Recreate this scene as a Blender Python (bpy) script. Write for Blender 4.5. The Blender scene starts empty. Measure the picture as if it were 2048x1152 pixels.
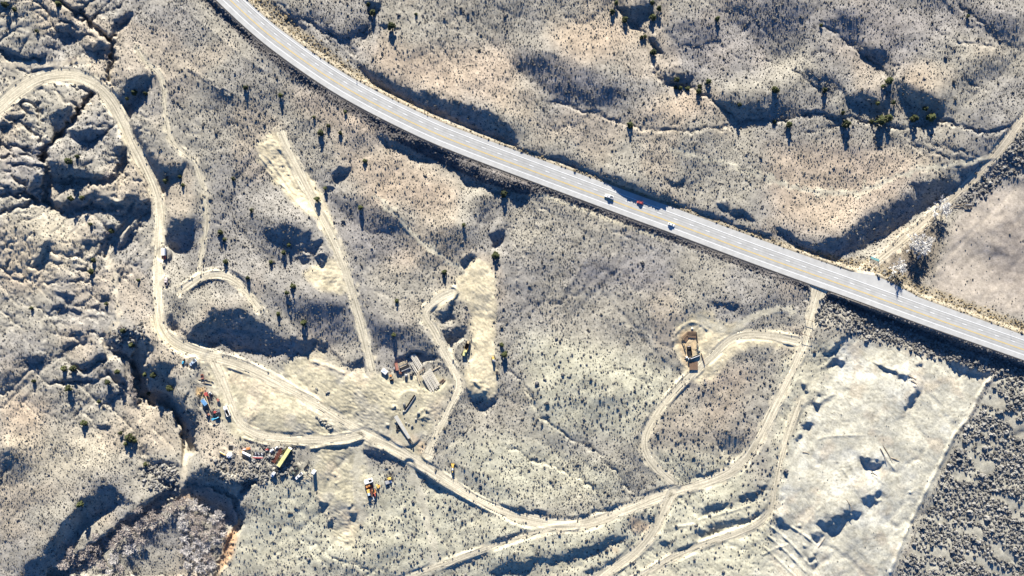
import bpy, bmesh, math, random
import numpy as np
from mathutils import Vector, Matrix
R = math.radians
random.seed(7)
rng = np.random.default_rng(11)
sc = bpy.context.scene
COL = sc.collection

# ------------------------------------------------------------------ camera, sky, sun, exposure
S, CAMH = 0.36, 500.0                      # metres per photo pixel on the plain, drone height
cam = bpy.data.objects.new('camera', bpy.data.cameras.new('camera'))
COL.objects.link(cam)
cam.location = (0, 0, CAMH)
cam.data.sensor_width = 36.0
cam.data.lens = 18.0 * CAMH / (1024 * S)
cam.data.clip_start, cam.data.clip_end = 1.0, 20000.0
sc.camera = cam
SUN_EL, SUN_DX = R(20.0), 0.05
sun_az = math.atan2(-SUN_DX, 1.0)
world = bpy.data.worlds.new('World'); sc.world = world; world.use_nodes = True
wn = world.node_tree; wn.nodes.clear()
sky = wn.nodes.new('ShaderNodeTexSky'); sky.sky_type = 'NISHITA'; sky.sun_disc = False
sky.sun_elevation = SUN_EL; sky.sun_rotation = sun_az
sky.altitude = 1900; sky.air_density = 1.0; sky.dust_density = 0.1; sky.ozone_density = 10.0
bg = wn.nodes.new('ShaderNodeBackground'); bg.inputs[1].default_value = 0.058
wo = wn.nodes.new('ShaderNodeOutputWorld')
wn.links.new(sky.outputs[0], bg.inputs[0]); wn.links.new(bg.outputs[0], wo.inputs[0])
sl = bpy.data.lights.new('sun', 'SUN'); sl.energy = 5.0; sl.angle = R(0.5); sl.color = (1.0, 0.94, 0.83)
so = bpy.data.objects.new('sun', sl); COL.objects.link(so); so.location = (0, 300, 300)
so.rotation_euler = Vector((SUN_DX, -1.0, -math.tan(SUN_EL) * math.hypot(1, SUN_DX))).to_track_quat('-Z', 'Y').to_euler()
vs = sc.view_settings
vs.view_transform = 'Standard'; vs.look = 'None'; vs.gamma = 1.0; vs.use_curve_mapping = False
vs.exposure = 1.6

# ------------------------------------------------------------------ raster of the terrain (2 photo pixels a cell)
RX0, RY0, RS = -448.0, -288.0, 2.0
NX, NY = 1473, 865
gx = RX0 + RS * np.arange(NX); gy = RY0 + RS * np.arange(NY)
PX, PY = np.meshgrid(gx, gy)
kx = np.fft.fftfreq(NX)[None, :] * 2 * np.pi / RS
ky = np.fft.fftfreq(NY)[:, None] * 2 * np.pi / RS
kk = np.sqrt(kx * kx + ky * ky)

def blur(a, sig):
    return np.fft.ifft2(np.fft.fft2(a) * np.exp(-0.5 * (kk * sig) ** 2)).real

def fbm(lo, hi, power=1.6, seed=0, stretch=None, rot=0.0):
    """fractal noise, wavelengths lo..hi photo pixels, unit deviation"""
    g = np.random.default_rng(seed)
    f = np.fft.fft2(g.standard_normal((NY, NX)))
    k = kk if stretch is None else np.sqrt(((kx * math.cos(rot) + ky * math.sin(rot)) * stretch[0]) ** 2 + ((ky * math.cos(rot) - kx * math.sin(rot)) * stretch[1]) ** 2)
    k = np.maximum(k, 1e-6)
    w = k ** -power * np.exp(-(k * lo / 6.283) ** 2) * (1 - np.exp(-(k * hi / 6.283) ** 2))
    a = np.fft.ifft2(f * w).real
    return a / a.std()

def T(i, j, pts):
    return [(512 * i + x / 4.0, 288 * j + y / 4.0) for x, y in pts]

WX = PX + 2.6 * fbm(6, 60, 1.2, 1); WY = PY + 2.6 * fbm(6, 60, 1.2, 2)     # warped lookups give ragged outlines

def poly(pts, warp=True):
    xs = [p[0] for p in pts]; ys = [p[1] for p in pts]
    i0 = max(0, int((min(xs) - 14 - RX0) / RS)); i1 = min(NX, int((max(xs) + 14 - RX0) / RS) + 2)
    j0 = max(0, int((min(ys) - 14 - RY0) / RS)); j1 = min(NY, int((max(ys) + 14 - RY0) / RS) + 2)
    sl_ = (slice(j0, j1), slice(i0, i1))
    if i1 <= i0 or j1 <= j0: return sl_, np.zeros((max(0, j1 - j0), max(0, i1 - i0)), bool)
    X = (WX if warp else PX)[sl_]; Y = (WY if warp else PY)[sl_]
    ins = np.zeros(X.shape, bool); n = len(pts)
    for a in range(n):
        x1, y1 = pts[a]; x2, y2 = pts[(a + 1) % n]
        if y1 == y2: continue
        c = ((y1 > Y) != (y2 > Y)) & (X < (x2 - x1) * (Y - y1) / (y2 - y1) + x1)
        ins ^= c
    return sl_, ins

def smooth_line(pts, step=2.0, rounds=3):
    p = [np.array(q, float) for q in pts]
    for _ in range(rounds):
        if len(p) < 3: break
        n = [p[0]]
        for a, b in zip(p[:-1], p[1:]): n += [0.75 * a + 0.25 * b, 0.25 * a + 0.75 * b]
        n.append(p[-1]); p = n
    p = np.array(p); d = np.r_[0, np.cumsum(np.hypot(*np.diff(p, axis=0).T))]
    m = max(2, int(d[-1] / step) + 1); t = np.linspace(0, d[-1], m)
    return np.c_[np.interp(t, d, p[:, 0]), np.interp(t, d, p[:, 1])]

def dist_line(line, maxd, warp=False):
    """distance (px), signed side (+ = right of travel on screen) and arc length to a polyline, on its box"""
    i0 = max(0, int((line[:, 0].min() - maxd - RX0) / RS)); i1 = min(NX, int((line[:, 0].max() + maxd - RX0) / RS) + 2)
    j0 = max(0, int((line[:, 1].min() - maxd - RY0) / RS)); j1 = min(NY, int((line[:, 1].max() + maxd - RY0) / RS) + 2)
    s_ = (slice(j0, j1), slice(i0, i1)); shp = (max(0, j1 - j0), max(0, i1 - i0))
    D = np.full(shp, 1e9); SG = np.zeros(shp); AL = np.zeros(shp)
    if shp[0] == 0 or shp[1] == 0: return s_, D, SG, AL
    acc = 0.0
    for a, b in zip(line[:-1], line[1:]):
        L = np.hypot(*(b - a))
        if L < 1e-6: continue
        a0 = max(i0, int((min(a[0], b[0]) - maxd - RX0) / RS)); a1 = min(i1, int((max(a[0], b[0]) + maxd - RX0) / RS) + 2)
        b0 = max(j0, int((min(a[1], b[1]) - maxd - RY0) / RS)); b1 = min(j1, int((max(a[1], b[1]) + maxd - RY0) / RS) + 2)
        if a1 > a0 and b1 > b0:
            q = (slice(b0, b1), slice(a0, a1)); r_ = (slice(b0 - j0, b1 - j0), slice(a0 - i0, a1 - i0))
            X = (WX if warp else PX)[q] - a[0]; Y = (WY if warp else PY)[q] - a[1]
            u = (b - a) / L; t = np.clip(X * u[0] + Y * u[1], 0, L)
            ex = X - t * u[0]; ey = Y - t * u[1]; d = np.hypot(ex, ey)
            m = d < D[r_]
            D[r_][m] = d[m]; SG[r_][m] = (u[0] * Y - u[1] * X)[m]; AL[r_][m] = (acc + t)[m]
        acc += L
    return s_, D, np.sign(SG), AL

def sstep(a, b, x):
    t = np.clip((x - a) / (b - a), 0, 1); return t * t * (3 - 2 * t)

# slopes read from the photograph: D falls steeply away from the sun, M gently, B rises towards the viewer's foot
DARK = [
 T(0,0,[(0,360),(60,400),(200,430),(360,450),(360,490),(200,490),(90,465),(20,415),(0,395)]),
 T(0,0,[(430,205),(500,195),(640,240),(700,275),(660,300),(440,280)]),
 T(0,0,[(660,380),(760,340),(880,345),(900,390),(800,450),(710,455),(660,420)]),
 T(0,0,[(900,150),(1050,110),(1040,150),(960,210),(900,200)]),
 T(0,0,[(1020,640),(1100,605),(1220,605),(1220,620),(1160,680),(1100,800),(1030,890),(990,860),(940,780),(980,700)]),
 T(0,0,[(620,620),(660,620),(800,700),(790,740),(740,720),(660,680)]),
 T(0,0,[(250,555),(330,555),(400,540),(620,505),(400,575),(330,600),(250,595)]),
 T(0,0,[(400,970),(430,900),(520,860),(590,850),(560,950),(490,1060),(430,1060)]),
 T(0,0,[(530,1050),(600,1040),(760,1020),(840,1050),(820,1100),(700,1130),(560,1110)]),
 T(0,0,[(910,700),(940,800),(1000,900),(1020,930),(1060,960),(1140,1152),(1090,1152),(1040,950),(1000,880),(930,790)]),
 T(0,0,[(0,960),(60,950),(110,1000),(60,1040),(0,1030)]),
 T(0,0,[(10,820),(110,740),(220,630),(230,640),(120,760),(20,850)]),
 T(0,0,[(520,60),(610,70),(640,110),(560,95)]),
 T(0,0,[(0,20),(60,0),(90,30),(40,70),(0,80)]),
 T(1,0,[(770,460),(880,540),(1000,600),(1100,680),(1330,720),(1600,820),(1850,870),(2000,980),(2090,1080),(2100,1160),(1950,1140),(1600,1040),(1300,900),(1000,720),(900,620)]),
 T(1,0,[(215,90),(290,100),(400,210),(370,235),(230,150)]),
 T(1,0,[(560,230),(650,270),(760,270),(900,180),(870,260),(760,318),(660,322),(600,285)]),
 T(1,0,[(850,0),(1010,0),(1000,100),(960,90),(920,20),(900,80)]),
 T(1,0,[(980,190),(1060,200),(1150,210),(1060,235),(990,228)]),
 T(1,0,[(960,1050),(1040,1090),(1300,1120),(1400,1152),(1450,1300),(1300,1260),(1100,1180),(1000,1130)]),
 T(1,1,[(1060,0),(1200,40),(1450,150),(1550,180),(1640,250),(1700,310),(1950,370),(2048,400),(2048,330),(1900,270),(1700,180),(1500,90),(1250,0)]),
 T(2,0,[(840,50),(960,70),(1060,60),(1130,50),(1080,120),(1000,170),(960,185),(900,110)]),
 T(2,0,[(1090,290),(1130,300),(1210,390),(1190,425),(1140,370)]),
 T(2,0,[(1190,600),(1340,580),(1440,620),(1400,690),(1220,682)]),
 T(2,0,[(1600,790),(1720,870),(1800,950),(2048,962),(2048,890),(1850,830),(1700,800)]),
 T(3,0,[(600,790),(700,770),(870,790),(940,820),(900,880),(760,850),(640,820)]),
 T(3,0,[(740,400),(900,390),(970,450),(900,520),(850,500),(760,440)]),
 T(3,0,[(250,870),(400,885),(600,935),(600,962),(420,915),(260,908)]),
 T(3,0,[(1090,730),(1200,760),(1350,800),(1420,870),(1340,935),(1250,905),(1130,810)]),
 T(0,1,[(370,130),(420,130),(500,170),(500,260),(380,300),(370,200)]),
 T(0,1,[(250,270),(330,250),(400,280),(480,240),(500,320),(390,370),(340,430),(250,360),(230,310)]),
 T(0,1,[(510,180),(600,190),(700,240),(830,250),(820,310),(700,295),(600,330),(510,300)]),
 T(0,1,[(430,470),(600,460),(740,390),(860,420),(930,470),(1030,480),(1030,590),(960,575),(860,545),(750,535),(580,562),(440,552)]),
 T(0,1,[(950,450),(1050,410),(1180,430),(1230,510),(1180,560),(1050,490)]),
 T(0,1,[(890,0),(960,0),(1010,60),(980,170),(940,90)]),
 T(0,1,[(1090,0),(1150,0),(1250,120),(1350,200),(1490,150),(1420,250),(1340,300),(1290,390),(1220,240),(1150,110)]),
 T(0,1,[(1340,680),(1380,600),(1550,590),(1550,680),(1490,790),(1420,870),(1340,800)]),
 T(0,1,[(840,640),(930,650),(940,750),(870,785)]),
 T(0,1,[(1030,690),(1060,680),(1110,740),(1060,775),(960,845),(940,800),(1020,760)]),
 T(0,1,[(650,740),(740,770),(700,815),(670,805)]), T(0,1,[(795,765),(860,785),(850,825),(800,815)]),
 T(0,1,[(300,810),(370,820),(360,910),(330,965),(280,965),(270,930),(320,900)]),
 T(0,1,[(940,980),(968,980),(950,1152),(932,1152)]),
 T(0,1,[(0,375),(100,365),(240,395),(240,425),(100,400),(0,415)]),
 T(1,1,[(80,660),(250,650),(430,690),(430,800),(400,835),(280,855),(200,800),(100,760),(60,700)]),
 T(1,1,[(600,230),(660,195),(760,200),(740,250),(680,265),(600,270)]), T(1,1,[(550,340),(630,355),(600,390),(545,392)]),
 T(1,1,[(420,830),(440,770),(520,740),(550,790),(470,860),(430,895)]), T(1,1,[(455,920),(540,880),(595,890),(560,955),(500,985)]),
 T(1,1,[(310,840),(400,825),(410,850),(330,865)]), T(1,1,[(320,895),(420,900),(380,955),(340,955)]),
 T(1,1,[(1870,720),(1950,690),(1990,690),(1950,795),(1900,825)]), T(1,1,[(1650,960),(1700,885),(1760,875),(1750,912),(1670,972)]),
 T(2,1,[(0,0),(100,55),(400,95),(600,190),(900,300),(1100,390),(1250,430),(1500,530),(1750,610),(2048,730),(2100,785),(1750,688),(1400,580),(1150,455),(900,375),(600,275),(300,135),(0,35)]),
 T(2,1,[(1600,455),(1720,480),(1900,565),(1980,600),(1940,622),(1800,560),(1650,512)]),
 T(2,1,[(1230,270),(1330,290),(1390,270),(1380,320),(1300,322)]),
 T(2,1,[(0,330),(60,300),(130,340),(120,420),(20,420),(0,400)]),
 T(3,1,[(1140,305),(1260,290),(1480,300),(1540,320),(1420,420),(1330,445),(1260,492),(1230,480),(1200,390)]),
 T(3,1,[(1560,215),(1650,165),(1700,155),(1640,265),(1540,315)]),
 T(3,1,[(740,600),(850,550),(1000,490),(1130,415),(1180,470),(1240,510),(1180,565),(1080,645),(950,725),(880,745),(760,835),(680,865),(540,905),(530,955),(480,935),(380,885),(250,835),(180,775),(60,695),(60,660),(200,720),(300,795),(480,775),(620,720)]),
 T(0,2,[(430,20),(520,25),(600,90),(560,102),(470,70)]), T(0,2,[(410,145),(520,135),(640,170),(670,192),(560,182),(480,188)]),
 T(0,2,[(560,330),(640,335),(720,420),(650,445),(600,390)]), T(0,2,[(490,475),(550,440),(640,440),(560,492)]),
 T(0,2,[(190,550),(260,535),(370,565),(300,608),(210,602)]),
 T(0,2,[(600,605),(640,615),(740,580),(860,515),(872,540),(780,605),(660,668),(620,640)]),
 T(0,2,[(640,700),(780,715),(760,748),(480,764),(480,745)]), T(0,2,[(800,45),(880,55),(890,100),(820,112)]),
 T(0,2,[(860,885),(890,860),(960,815),(1000,865),(950,892),(880,898)]), T(0,2,[(870,670),(960,680),(1020,745),(990,765),(920,722)]),
 T(0,2,[(780,1085),(890,1085),(880,1122),(800,1128)]),
 T(0,2,[(880,390),(960,350),(1060,330),(1090,300),(1130,310),(1060,420),(1040,500),(1000,540),(900,500)]),
 T(0,2,[(1060,420),(1160,415),(1220,480),(1180,532),(1150,585),(1140,640),(1110,740),(1080,650),(1040,560)]),
 T(0,2,[(1150,620),(1300,605),(1400,600),(1340,690),(1400,720),(1370,830),(1460,860),(1530,780),(1480,900),(1460,940),(1300,890),(1200,905),(1110,935),(1130,830),(1110,750)]),
 T(0,2,[(1300,885),(1400,870),(1480,930),(1560,1000),(1520,1060),(1560,1160),(1570,1270),(1530,1320),(1490,1300),(1470,1152),(1410,1060),(1380,1000),(1320,950)]),
 T(0,2,[(1330,175),(1430,285),(1400,342),(1340,352)]),
 T(0,2,[(1440,310),(1500,340),(1520,350),(1600,270),(1700,160),(1900,180),(2048,230),(2150,310),(2220,390),(2350,405),(2540,410),(2540,440),(2460,525),(2380,515),(2340,562),(2280,492),(2150,532),(2048,500),(1900,495),(1780,435),(1700,443),(1640,435),(1580,465),(1500,400)]),
 T(1,2,[(500,425),(570,455),(540,512),(500,492)]), T(1,2,[(575,470),(640,520),(700,590),(780,600),(880,525),(900,620),(830,645),(770,652),(700,622)]),
 T(1,2,[(1120,560),(1250,515),(1320,515),(1470,518),(1400,562),(1280,582),(1230,562),(1130,602)]),
 T(1,2,[(1450,190),(1520,170),(1560,110),(1640,50),(1560,180),(1600,230),(1550,252),(1480,285)]),
 T(1,2,[(1470,325),(1620,300),(1700,300),(1640,392),(1600,432),(1500,402)]),
 T(1,2,[(1680,820),(1780,860),(1870,885),(1940,855),(1900,905),(1830,968),(1740,925)]),
 T(1,2,[(1330,100),(1400,65),(1460,75),(1440,102),(1340,125)]),
 T(2,2,[(1620,90),(1700,110),(1800,115),(1800,150),(1660,142)]),
 T(3,2,[(440,635),(540,555),(630,565),(600,612),(480,642)]), T(3,2,[(890,615),(1000,665),(1130,695),(1110,727),(1030,712),(900,640)]),
 T(3,2,[(1175,605),(1240,605),(1210,642)]), T(3,2,[(250,785),(310,775),(320,822),(260,815)]), T(3,2,[(360,815),(430,840),(400,872)]),
 T(3,2,[(360,925),(420,935),(390,968)]), T(3,2,[(245,1085),(340,1065),(335,1132),(260,1134)]),
 T(3,2,[(470,520),(600,385),(690,335),(620,420),(490,542)]),
 T(3,2,[(1430,575),(1600,635),(1770,685),(1750,722),(1550,672),(1430,612)]),
 T(3,2,[(740,155),(1000,200),(1400,350),(1750,490),(2100,610),(2100,660),(1700,550),(1350,420),(1000,250),(770,205)]),
 T(3,2,[(1180,790),(1230,830),(1150,955),(1090,1005),(1100,960)]),
 T(3,3,[(205,30),(280,5),(280,50),(240,78)]), T(3,3,[(730,185),(830,228),(915,210),(900,262),(860,305),(740,235)]),
 T(3,3,[(750,540),(830,495),(905,460),(870,562),(820,615),(770,582)]),
 T(3,3,[(385,715),(540,672),(640,612),(745,630),(710,695),(640,702),(600,775),(520,808),(420,775)]),
 T(3,3,[(40,675),(110,705),(180,755),(150,792),(60,722)]), T(3,3,[(360,815),(460,828),(380,885)]),
 T(3,3,[(310,1015),(390,985),(350,1045)]), T(3,3,[(340,1065),(390,1055),(380,1115)]),
 T(0,3,[(0,180),(80,170),(90,240),(40,320),(0,330)]),
 T(0,3,[(820,430),(880,395),(960,500),(1060,560),(1080,580),(960,572),(860,602),(760,682),(640,762),(540,884),(440,934),(360,965),(360,930),(420,840),(500,740),(520,680),(620,600),(640,535),(760,500)]),
 T(0,3,[(200,1070),(330,1000),(470,945),(520,990),(500,1065),(350,1160),(180,1160)]),
 T(0,3,[(1420,480),(1480,430),(1500,460),(1500,360),(1600,290),(1780,330),(1850,420),(1900,385),(2000,395),(1930,485),(1900,545),(1850,560),(1700,450),(1560,430)]),
 T(0,3,[(1530,470),(1600,440),(1740,450),(1840,540),(1900,580),(1930,600),(1940,700),(1900,765),(1870,762),(1850,700),(1760,620),(1680,572),(1560,545)]),
 T(0,3,[(1430,470),(1330,530),(1180,630),(1060,680),(940,790),(900,750),(1060,640),(1180,540),(1350,480)]),
 T(0,3,[(680,920),(880,775),(920,810),(780,935),(600,1065),(430,1160),(340,1160),(520,1060)]),
 T(0,3,[(1100,100),(1180,190),(1300,270),(1440,250),(1440,280),(1300,290),(1200,260)]),
 T(0,3,[(1270,360),(1400,400),(1420,430),(1300,400)]),
 T(1,3,[(870,135),(960,145),(1060,150),(1200,220),(1350,305),(1490,405),(1500,442),(1430,432),(1280,315),(1150,215),(980,202),(900,182)]),
 T(1,3,[(490,510),(590,575),(530,625)]), T(1,3,[(550,685),(625,735),(590,765)]), T(1,3,[(740,640),(812,645),(790,715)]),
 T(1,3,[(1840,1160),(1960,1055),(2048,1025),(2048,1085),(1920,1145)]),
 T(2,3,[(0,1035),(170,1045),(150,1092),(60,1108),(0,1098)]),
 T(2,3,[(90,1015),(170,1005),(300,995),(420,985),(520,925),(760,860),(900,820),(912,852),(700,935),(620,975),(500,1005),(300,1045)]),
 T(2,3,[(570,1115),(850,1015),(965,955),(900,1045),(700,1095),(600,1145)]), T(2,3,[(1040,685),(1185,665),(1130,715)]),
 T(2,3,[(1440,800),(1700,720),(1900,670),(2048,605),(1980,685),(1750,765),(1500,845)]), T(2,3,[(1500,612),(1750,560),(1740,592),(1520,648)]),
 T(2,3,[(1170,885),(1300,862),(1220,914)]), T(2,3,[(1480,346),(1750,272),(1764,290),(1500,374)]), T(2,3,[(1000,505),(1222,445),(1222,476),(1010,522)]),
 T(2,3,[(400,715),(645,682),(560,733),(440,738)]), T(2,3,[(550,655),(870,560),(882,576),(580,678)]), T(2,3,[(0,598),(285,648),(270,668),(0,618)]),
 T(2,3,[(1530,728),(1602,724),(1560,764)]), T(2,3,[(1820,505),(1990,445),(2048,365),(2048,424),(1980,505),(1850,545)]),
]
MID = [
 T(0,0,[(1060,960),(1180,1020),(1280,1100),(1280,1152),(1130,1152),(1090,1040)]),
 T(0,0,[(1360,620),(1500,600),(1700,700),(1850,760),(1800,780),(1500,690)]),
 T(1,0,[(400,60),(500,20),(560,200),(700,250),(880,150),(900,200),(750,280),(620,290),(450,170)]),
 T(1,0,[(1900,880),(2048,950),(2150,1050),(2100,1100),(1950,960)]),
 T(2,0,[(1280,200),(1400,170),(1540,220),(1500,330),(1350,330),(1250,280)]),
 T(2,0,[(1650,0),(2048,0),(2200,60),(2350,200),(2320,330),(2048,330),(2048,140),(1850,170),(1760,90)]),
 T(2,0,[(1480,455),(1620,465),(1560,525),(1480,505)]),
 T(2,0,[(0,380),(300,430),(420,500),(560,520),(720,590),(650,620),(560,600),(300,570),(120,520)]),
 T(2,0,[(120,540),(560,620),(900,720),(850,800),(430,840),(300,740)]),
 T(2,0,[(1640,830),(1850,800),(2048,870),(2048,960),(1800,950)]),
 T(3,0,[(440,150),(500,90),(660,60),(760,150),(700,250),(580,275),(480,210)]),
 T(3,0,[(1040,340),(1160,350),(1130,395),(1070,378)]), T(3,0,[(1620,100),(1720,85),(1700,175),(1640,145)]),
 T(3,0,[(340,610),(480,570),(500,665),(400,675)]), T(3,0,[(1040,670),(1200,730),(1350,780),(1300,830),(1130,780)]),
 T(3,0,[(1560,590),(1700,690),(1620,785),(1560,720)]), T(3,0,[(0,880),(250,880),(200,930),(0,945)]),
 T(0,1,[(1180,0),(1300,0),(1350,150),(1250,130)]), T(0,1,[(1720,320),(1950,430),(1920,485),(1780,420)]),
 T(0,1,[(980,990),(1090,970),(1060,1055),(1000,1065)]),
 T(1,1,[(0,560),(400,640),(440,860),(200,960),(0,860),(-60,700)]),
 T(1,1,[(1700,440),(1950,420),(1950,600),(1800,610),(1700,560)]), T(1,1,[(1330,760),(1500,640),(1700,670),(1820,740),(1700,860),(1450,840)]),
 T(1,1,[(560,400),(800,420),(1050,520),(1200,640),(1250,730),(1000,710),(700,570)]), T(1,1,[(1250,860),(1500,950),(1480,1015),(1350,965)]),
 T(3,1,[(700,560),(860,530),(1000,470),(1130,380),(1240,470),(1160,480),(1000,560),(800,640)]),
 T(1,2,[(200,100),(700,120),(760,300),(820,420),(500,420),(300,280)]), T(1,2,[(840,200),(1250,330),(1440,420),(1400,500),(1000,480),(900,330)]),
 T(0,2,[(0,640),(120,700),(120,830),(0,850)]), T(0,2,[(1320,60),(1500,40),(1540,160),(1440,280),(1340,180)]),
 T(0,3,[(0,150),(200,150),(260,300),(120,420),(0,420)]), T(0,3,[(700,420),(830,380),(900,420),(760,500)]),
 T(2,3,[(1600,0),(1900,0),(1850,180),(1700,150)]),
]
BRIGHT = [
 T(2,0,[(450,190),(800,200),(850,160),(950,200),(1000,260),(700,330),(480,310)]), T(2,0,[(1000,800),(1200,720),(1500,760),(1600,840),(1300,900),(1000,860)]),
 T(3,0,[(500,260),(620,300),(800,480),(860,570),(700,490),(520,360)]), T(3,0,[(1480,330),(1700,370),(1800,380),(1650,450)]),
 T(3,0,[(1030,600),(1200,640),(1250,720),(1100,690)]), T(3,0,[(740,690),(860,640),(900,720),(800,760)]), T(3,0,[(1940,240),(2048,240),(2048,390),(1990,380)]),
 T(2,0,[(0,480),(180,620),(260,760),(60,720),(0,700)]), T(1,0,[(1700,400),(2000,390),(2048,520),(2000,640),(1700,640)]), T(1,0,[(900,230),(1000,240),(900,420),(800,400)]),
 T(1,1,[(1350,640),(1450,540),(1650,540),(1700,620),(1500,680)]), T(1,1,[(1000,960),(1150,850),(1300,880),(1300,960),(1100,1010)]), T(1,1,[(1150,130),(1500,190),(1640,330),(1950,390),(1800,440),(1400,330)]),
 T(1,0,[(200,690),(420,690),(500,760),(300,760)]), T(1,0,[(470,860),(760,880),(960,1000),(700,950)]),
 T(3,1,[(400,640),(560,680),(720,610),(450,770)]), T(3,1,[(300,480),(420,480),(420,540),(320,540)]), T(3,1,[(700,30),(1100,60),(1080,130),(800,120)]),
 T(0,1,[(0,620),(300,520),(420,560),(560,580),(800,560),(860,600),(600,720),(400,770),(280,700)]), T(0,1,[(1000,800),(1150,780),(1240,900),(1060,960)]),
 T(0,1,[(420,340),(700,330),(900,320),(880,350),(600,360)]), T(0,1,[(1360,470),(1460,430),(1500,510),(1380,560)]),
 T(0,2,[(200,620),(400,610),(600,640),(600,690),(380,740),(300,690)]), T(0,2,[(400,780),(640,770),(860,760),(820,790),(420,830)]), T(0,2,[(500,230),(640,200),(820,230),(800,290),(520,300)]),
 T(0,2,[(560,520),(700,470),(830,430),(840,480),(640,540)]), T(0,2,[(880,560),(1000,550),(1020,600),(900,590)]), T(0,2,[(950,920),(1100,970),(1290,950),(1300,990),(1060,1000)]),
 T(0,2,[(1560,20),(1800,0),(2000,100),(1900,150),(1640,120)]), T(0,3,[(560,60),(800,50),(1000,180),(860,220),(600,160)]),
 T(0,1,[(380,10),(500,10),(520,60),(440,60)]), T(0,0,[(420,1070),(600,1110),(840,1130),(880,1152),(500,1152)]),
]
SOFT = [
 T(2,2,[(1850,470),(2048,490),(2048,620),(1900,590)]), T(2,2,[(1350,800),(1550,830),(1700,900),(1500,950),(1380,900)]),
 T(2,2,[(500,900),(850,820),(1000,900),(800,1010),(560,1000)]), T(2,2,[(300,50),(700,0),(760,120),(500,200)]),
 T(2,1,[(1160,190),(1280,200),(1300,250),(1380,310),(1330,320),(1230,250)]), T(2,1,[(600,1000),(900,940),(1000,1050),(800,1130)]),
]
def UR(pts): return [(1024 + x * .7033, y * .7033) for x, y in pts]
MID += [UR(q) for q in ([(440,80),(560,60),(600,110),(540,170),(450,150)], [(600,0),(860,0),(830,120),(760,170),(640,60)], [(870,60),(990,90),(1000,140),(940,120)], [(985,135),(1090,150),(1080,190),(1040,200)],
  [(1270,190),(1400,150),(1420,200),(1330,230)], [(420,200),(520,190),(560,230),(430,240)], [(580,260),(740,270),(820,310),(800,330),(640,320)], [(940,275),(1040,280),(1040,310),(960,300)], [(1080,230),(1150,250),(1230,330),(1160,330),(1100,280)],
  [(0,160),(120,180),(330,260),(300,300),(150,270),(0,190)], [(800,200),(880,200),(960,250),(870,245)], [(1300,30),(1456,60),(1456,160),(1400,130)])]
BRIGHT += [UR(q) for q in ([(80,80),(330,90),(330,150),(200,170),(60,130)], [(660,170),(800,180),(850,210),(700,220)], [(1110,190),(1270,180),(1220,260),(1130,240)], [(590,230),(720,220),(700,260),(620,260)], [(900,90),(1000,120),(960,150)], [(1040,10),(1240,40),(1300,110),(1150,110)])]
DIM = [UR([(540,-60),(1500,-60),(1500,240),(1100,130),(860,170),(560,120)]), T(0,2,[(0,380),(700,700),(600,1152),(0,1152)]), T(1,1,[(500,380),(1300,760),(900,1100),(0,1152),(0,560)])]
gt = np.zeros((NY, NX)); pin = np.zeros((NY, NX), bool)
for p in BRIGHT:
    s_, m = poly(p); gt[s_][m] = 0.20
gt = blur(gt, 9)
dm = np.zeros((NY, NX))
for p in DIM:
    s_, m = poly(p); dm[s_][m] = 1
gt -= 0.045 * blur(dm, 25)
mm = np.zeros((NY, NX))
for p in MID:
    s_, m = poly(p); mm[s_][m] = 1
mm = blur(mm, 10); gt = gt * (1 - mm) - 0.29 * mm
sm_ = np.zeros((NY, NX))
for p in SOFT:
    s_, m = poly(p); sm_[s_][m] = 1
sm_ = blur(sm_, 12); gt -= 0.10 * sm_
dd = np.zeros((NY, NX)); roll = np.zeros((NY, NX))
for p in DARK:
    s_, m = poly(p); dd[s_][m] = 1; pin[s_] |= m
    q = np.array(p)
    if np.ptp(q[:, 1]) > 20 and m.sum() > 130: roll[s_][m] = 1      # big slopes roll over gently at the top
roll = np.roll(blur(roll, 7), -5, axis=0) * 0.9
gt = gt * (1 - np.clip(roll, 0, 1)) - 0.30 * np.clip(roll, 0, 1)
dd = blur(dd, 1.3); DARKM = dd.copy()
gt = gt * (1 - dd) - 0.56 * dd
lam, mu = 0.20, (1 / 60.0) ** 2
den = ky ** 2 + lam * kx ** 2 + mu; den[0, 0] = 1
drive = gt.copy()
for it in range(5):
    hh = np.fft.ifft2(-1j * ky * np.fft.fft2(drive) / den).real
    hy = np.gradient(hh, RS, axis=0)
    res = np.clip(gt - hy, -0.6, 0.6)
    drive += np.where(dd > 0.5, 0.8, np.where(mm > 0.3, 0.6, 0.22)) * res
hgt = hh * S                                            # metres
hgt += 1.6 * fbm(60, 500, 2.0, 5)         # broad swells
hgt += 0.16 * fbm(10, 90, 1.7, 6)                       # hummocks
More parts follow.
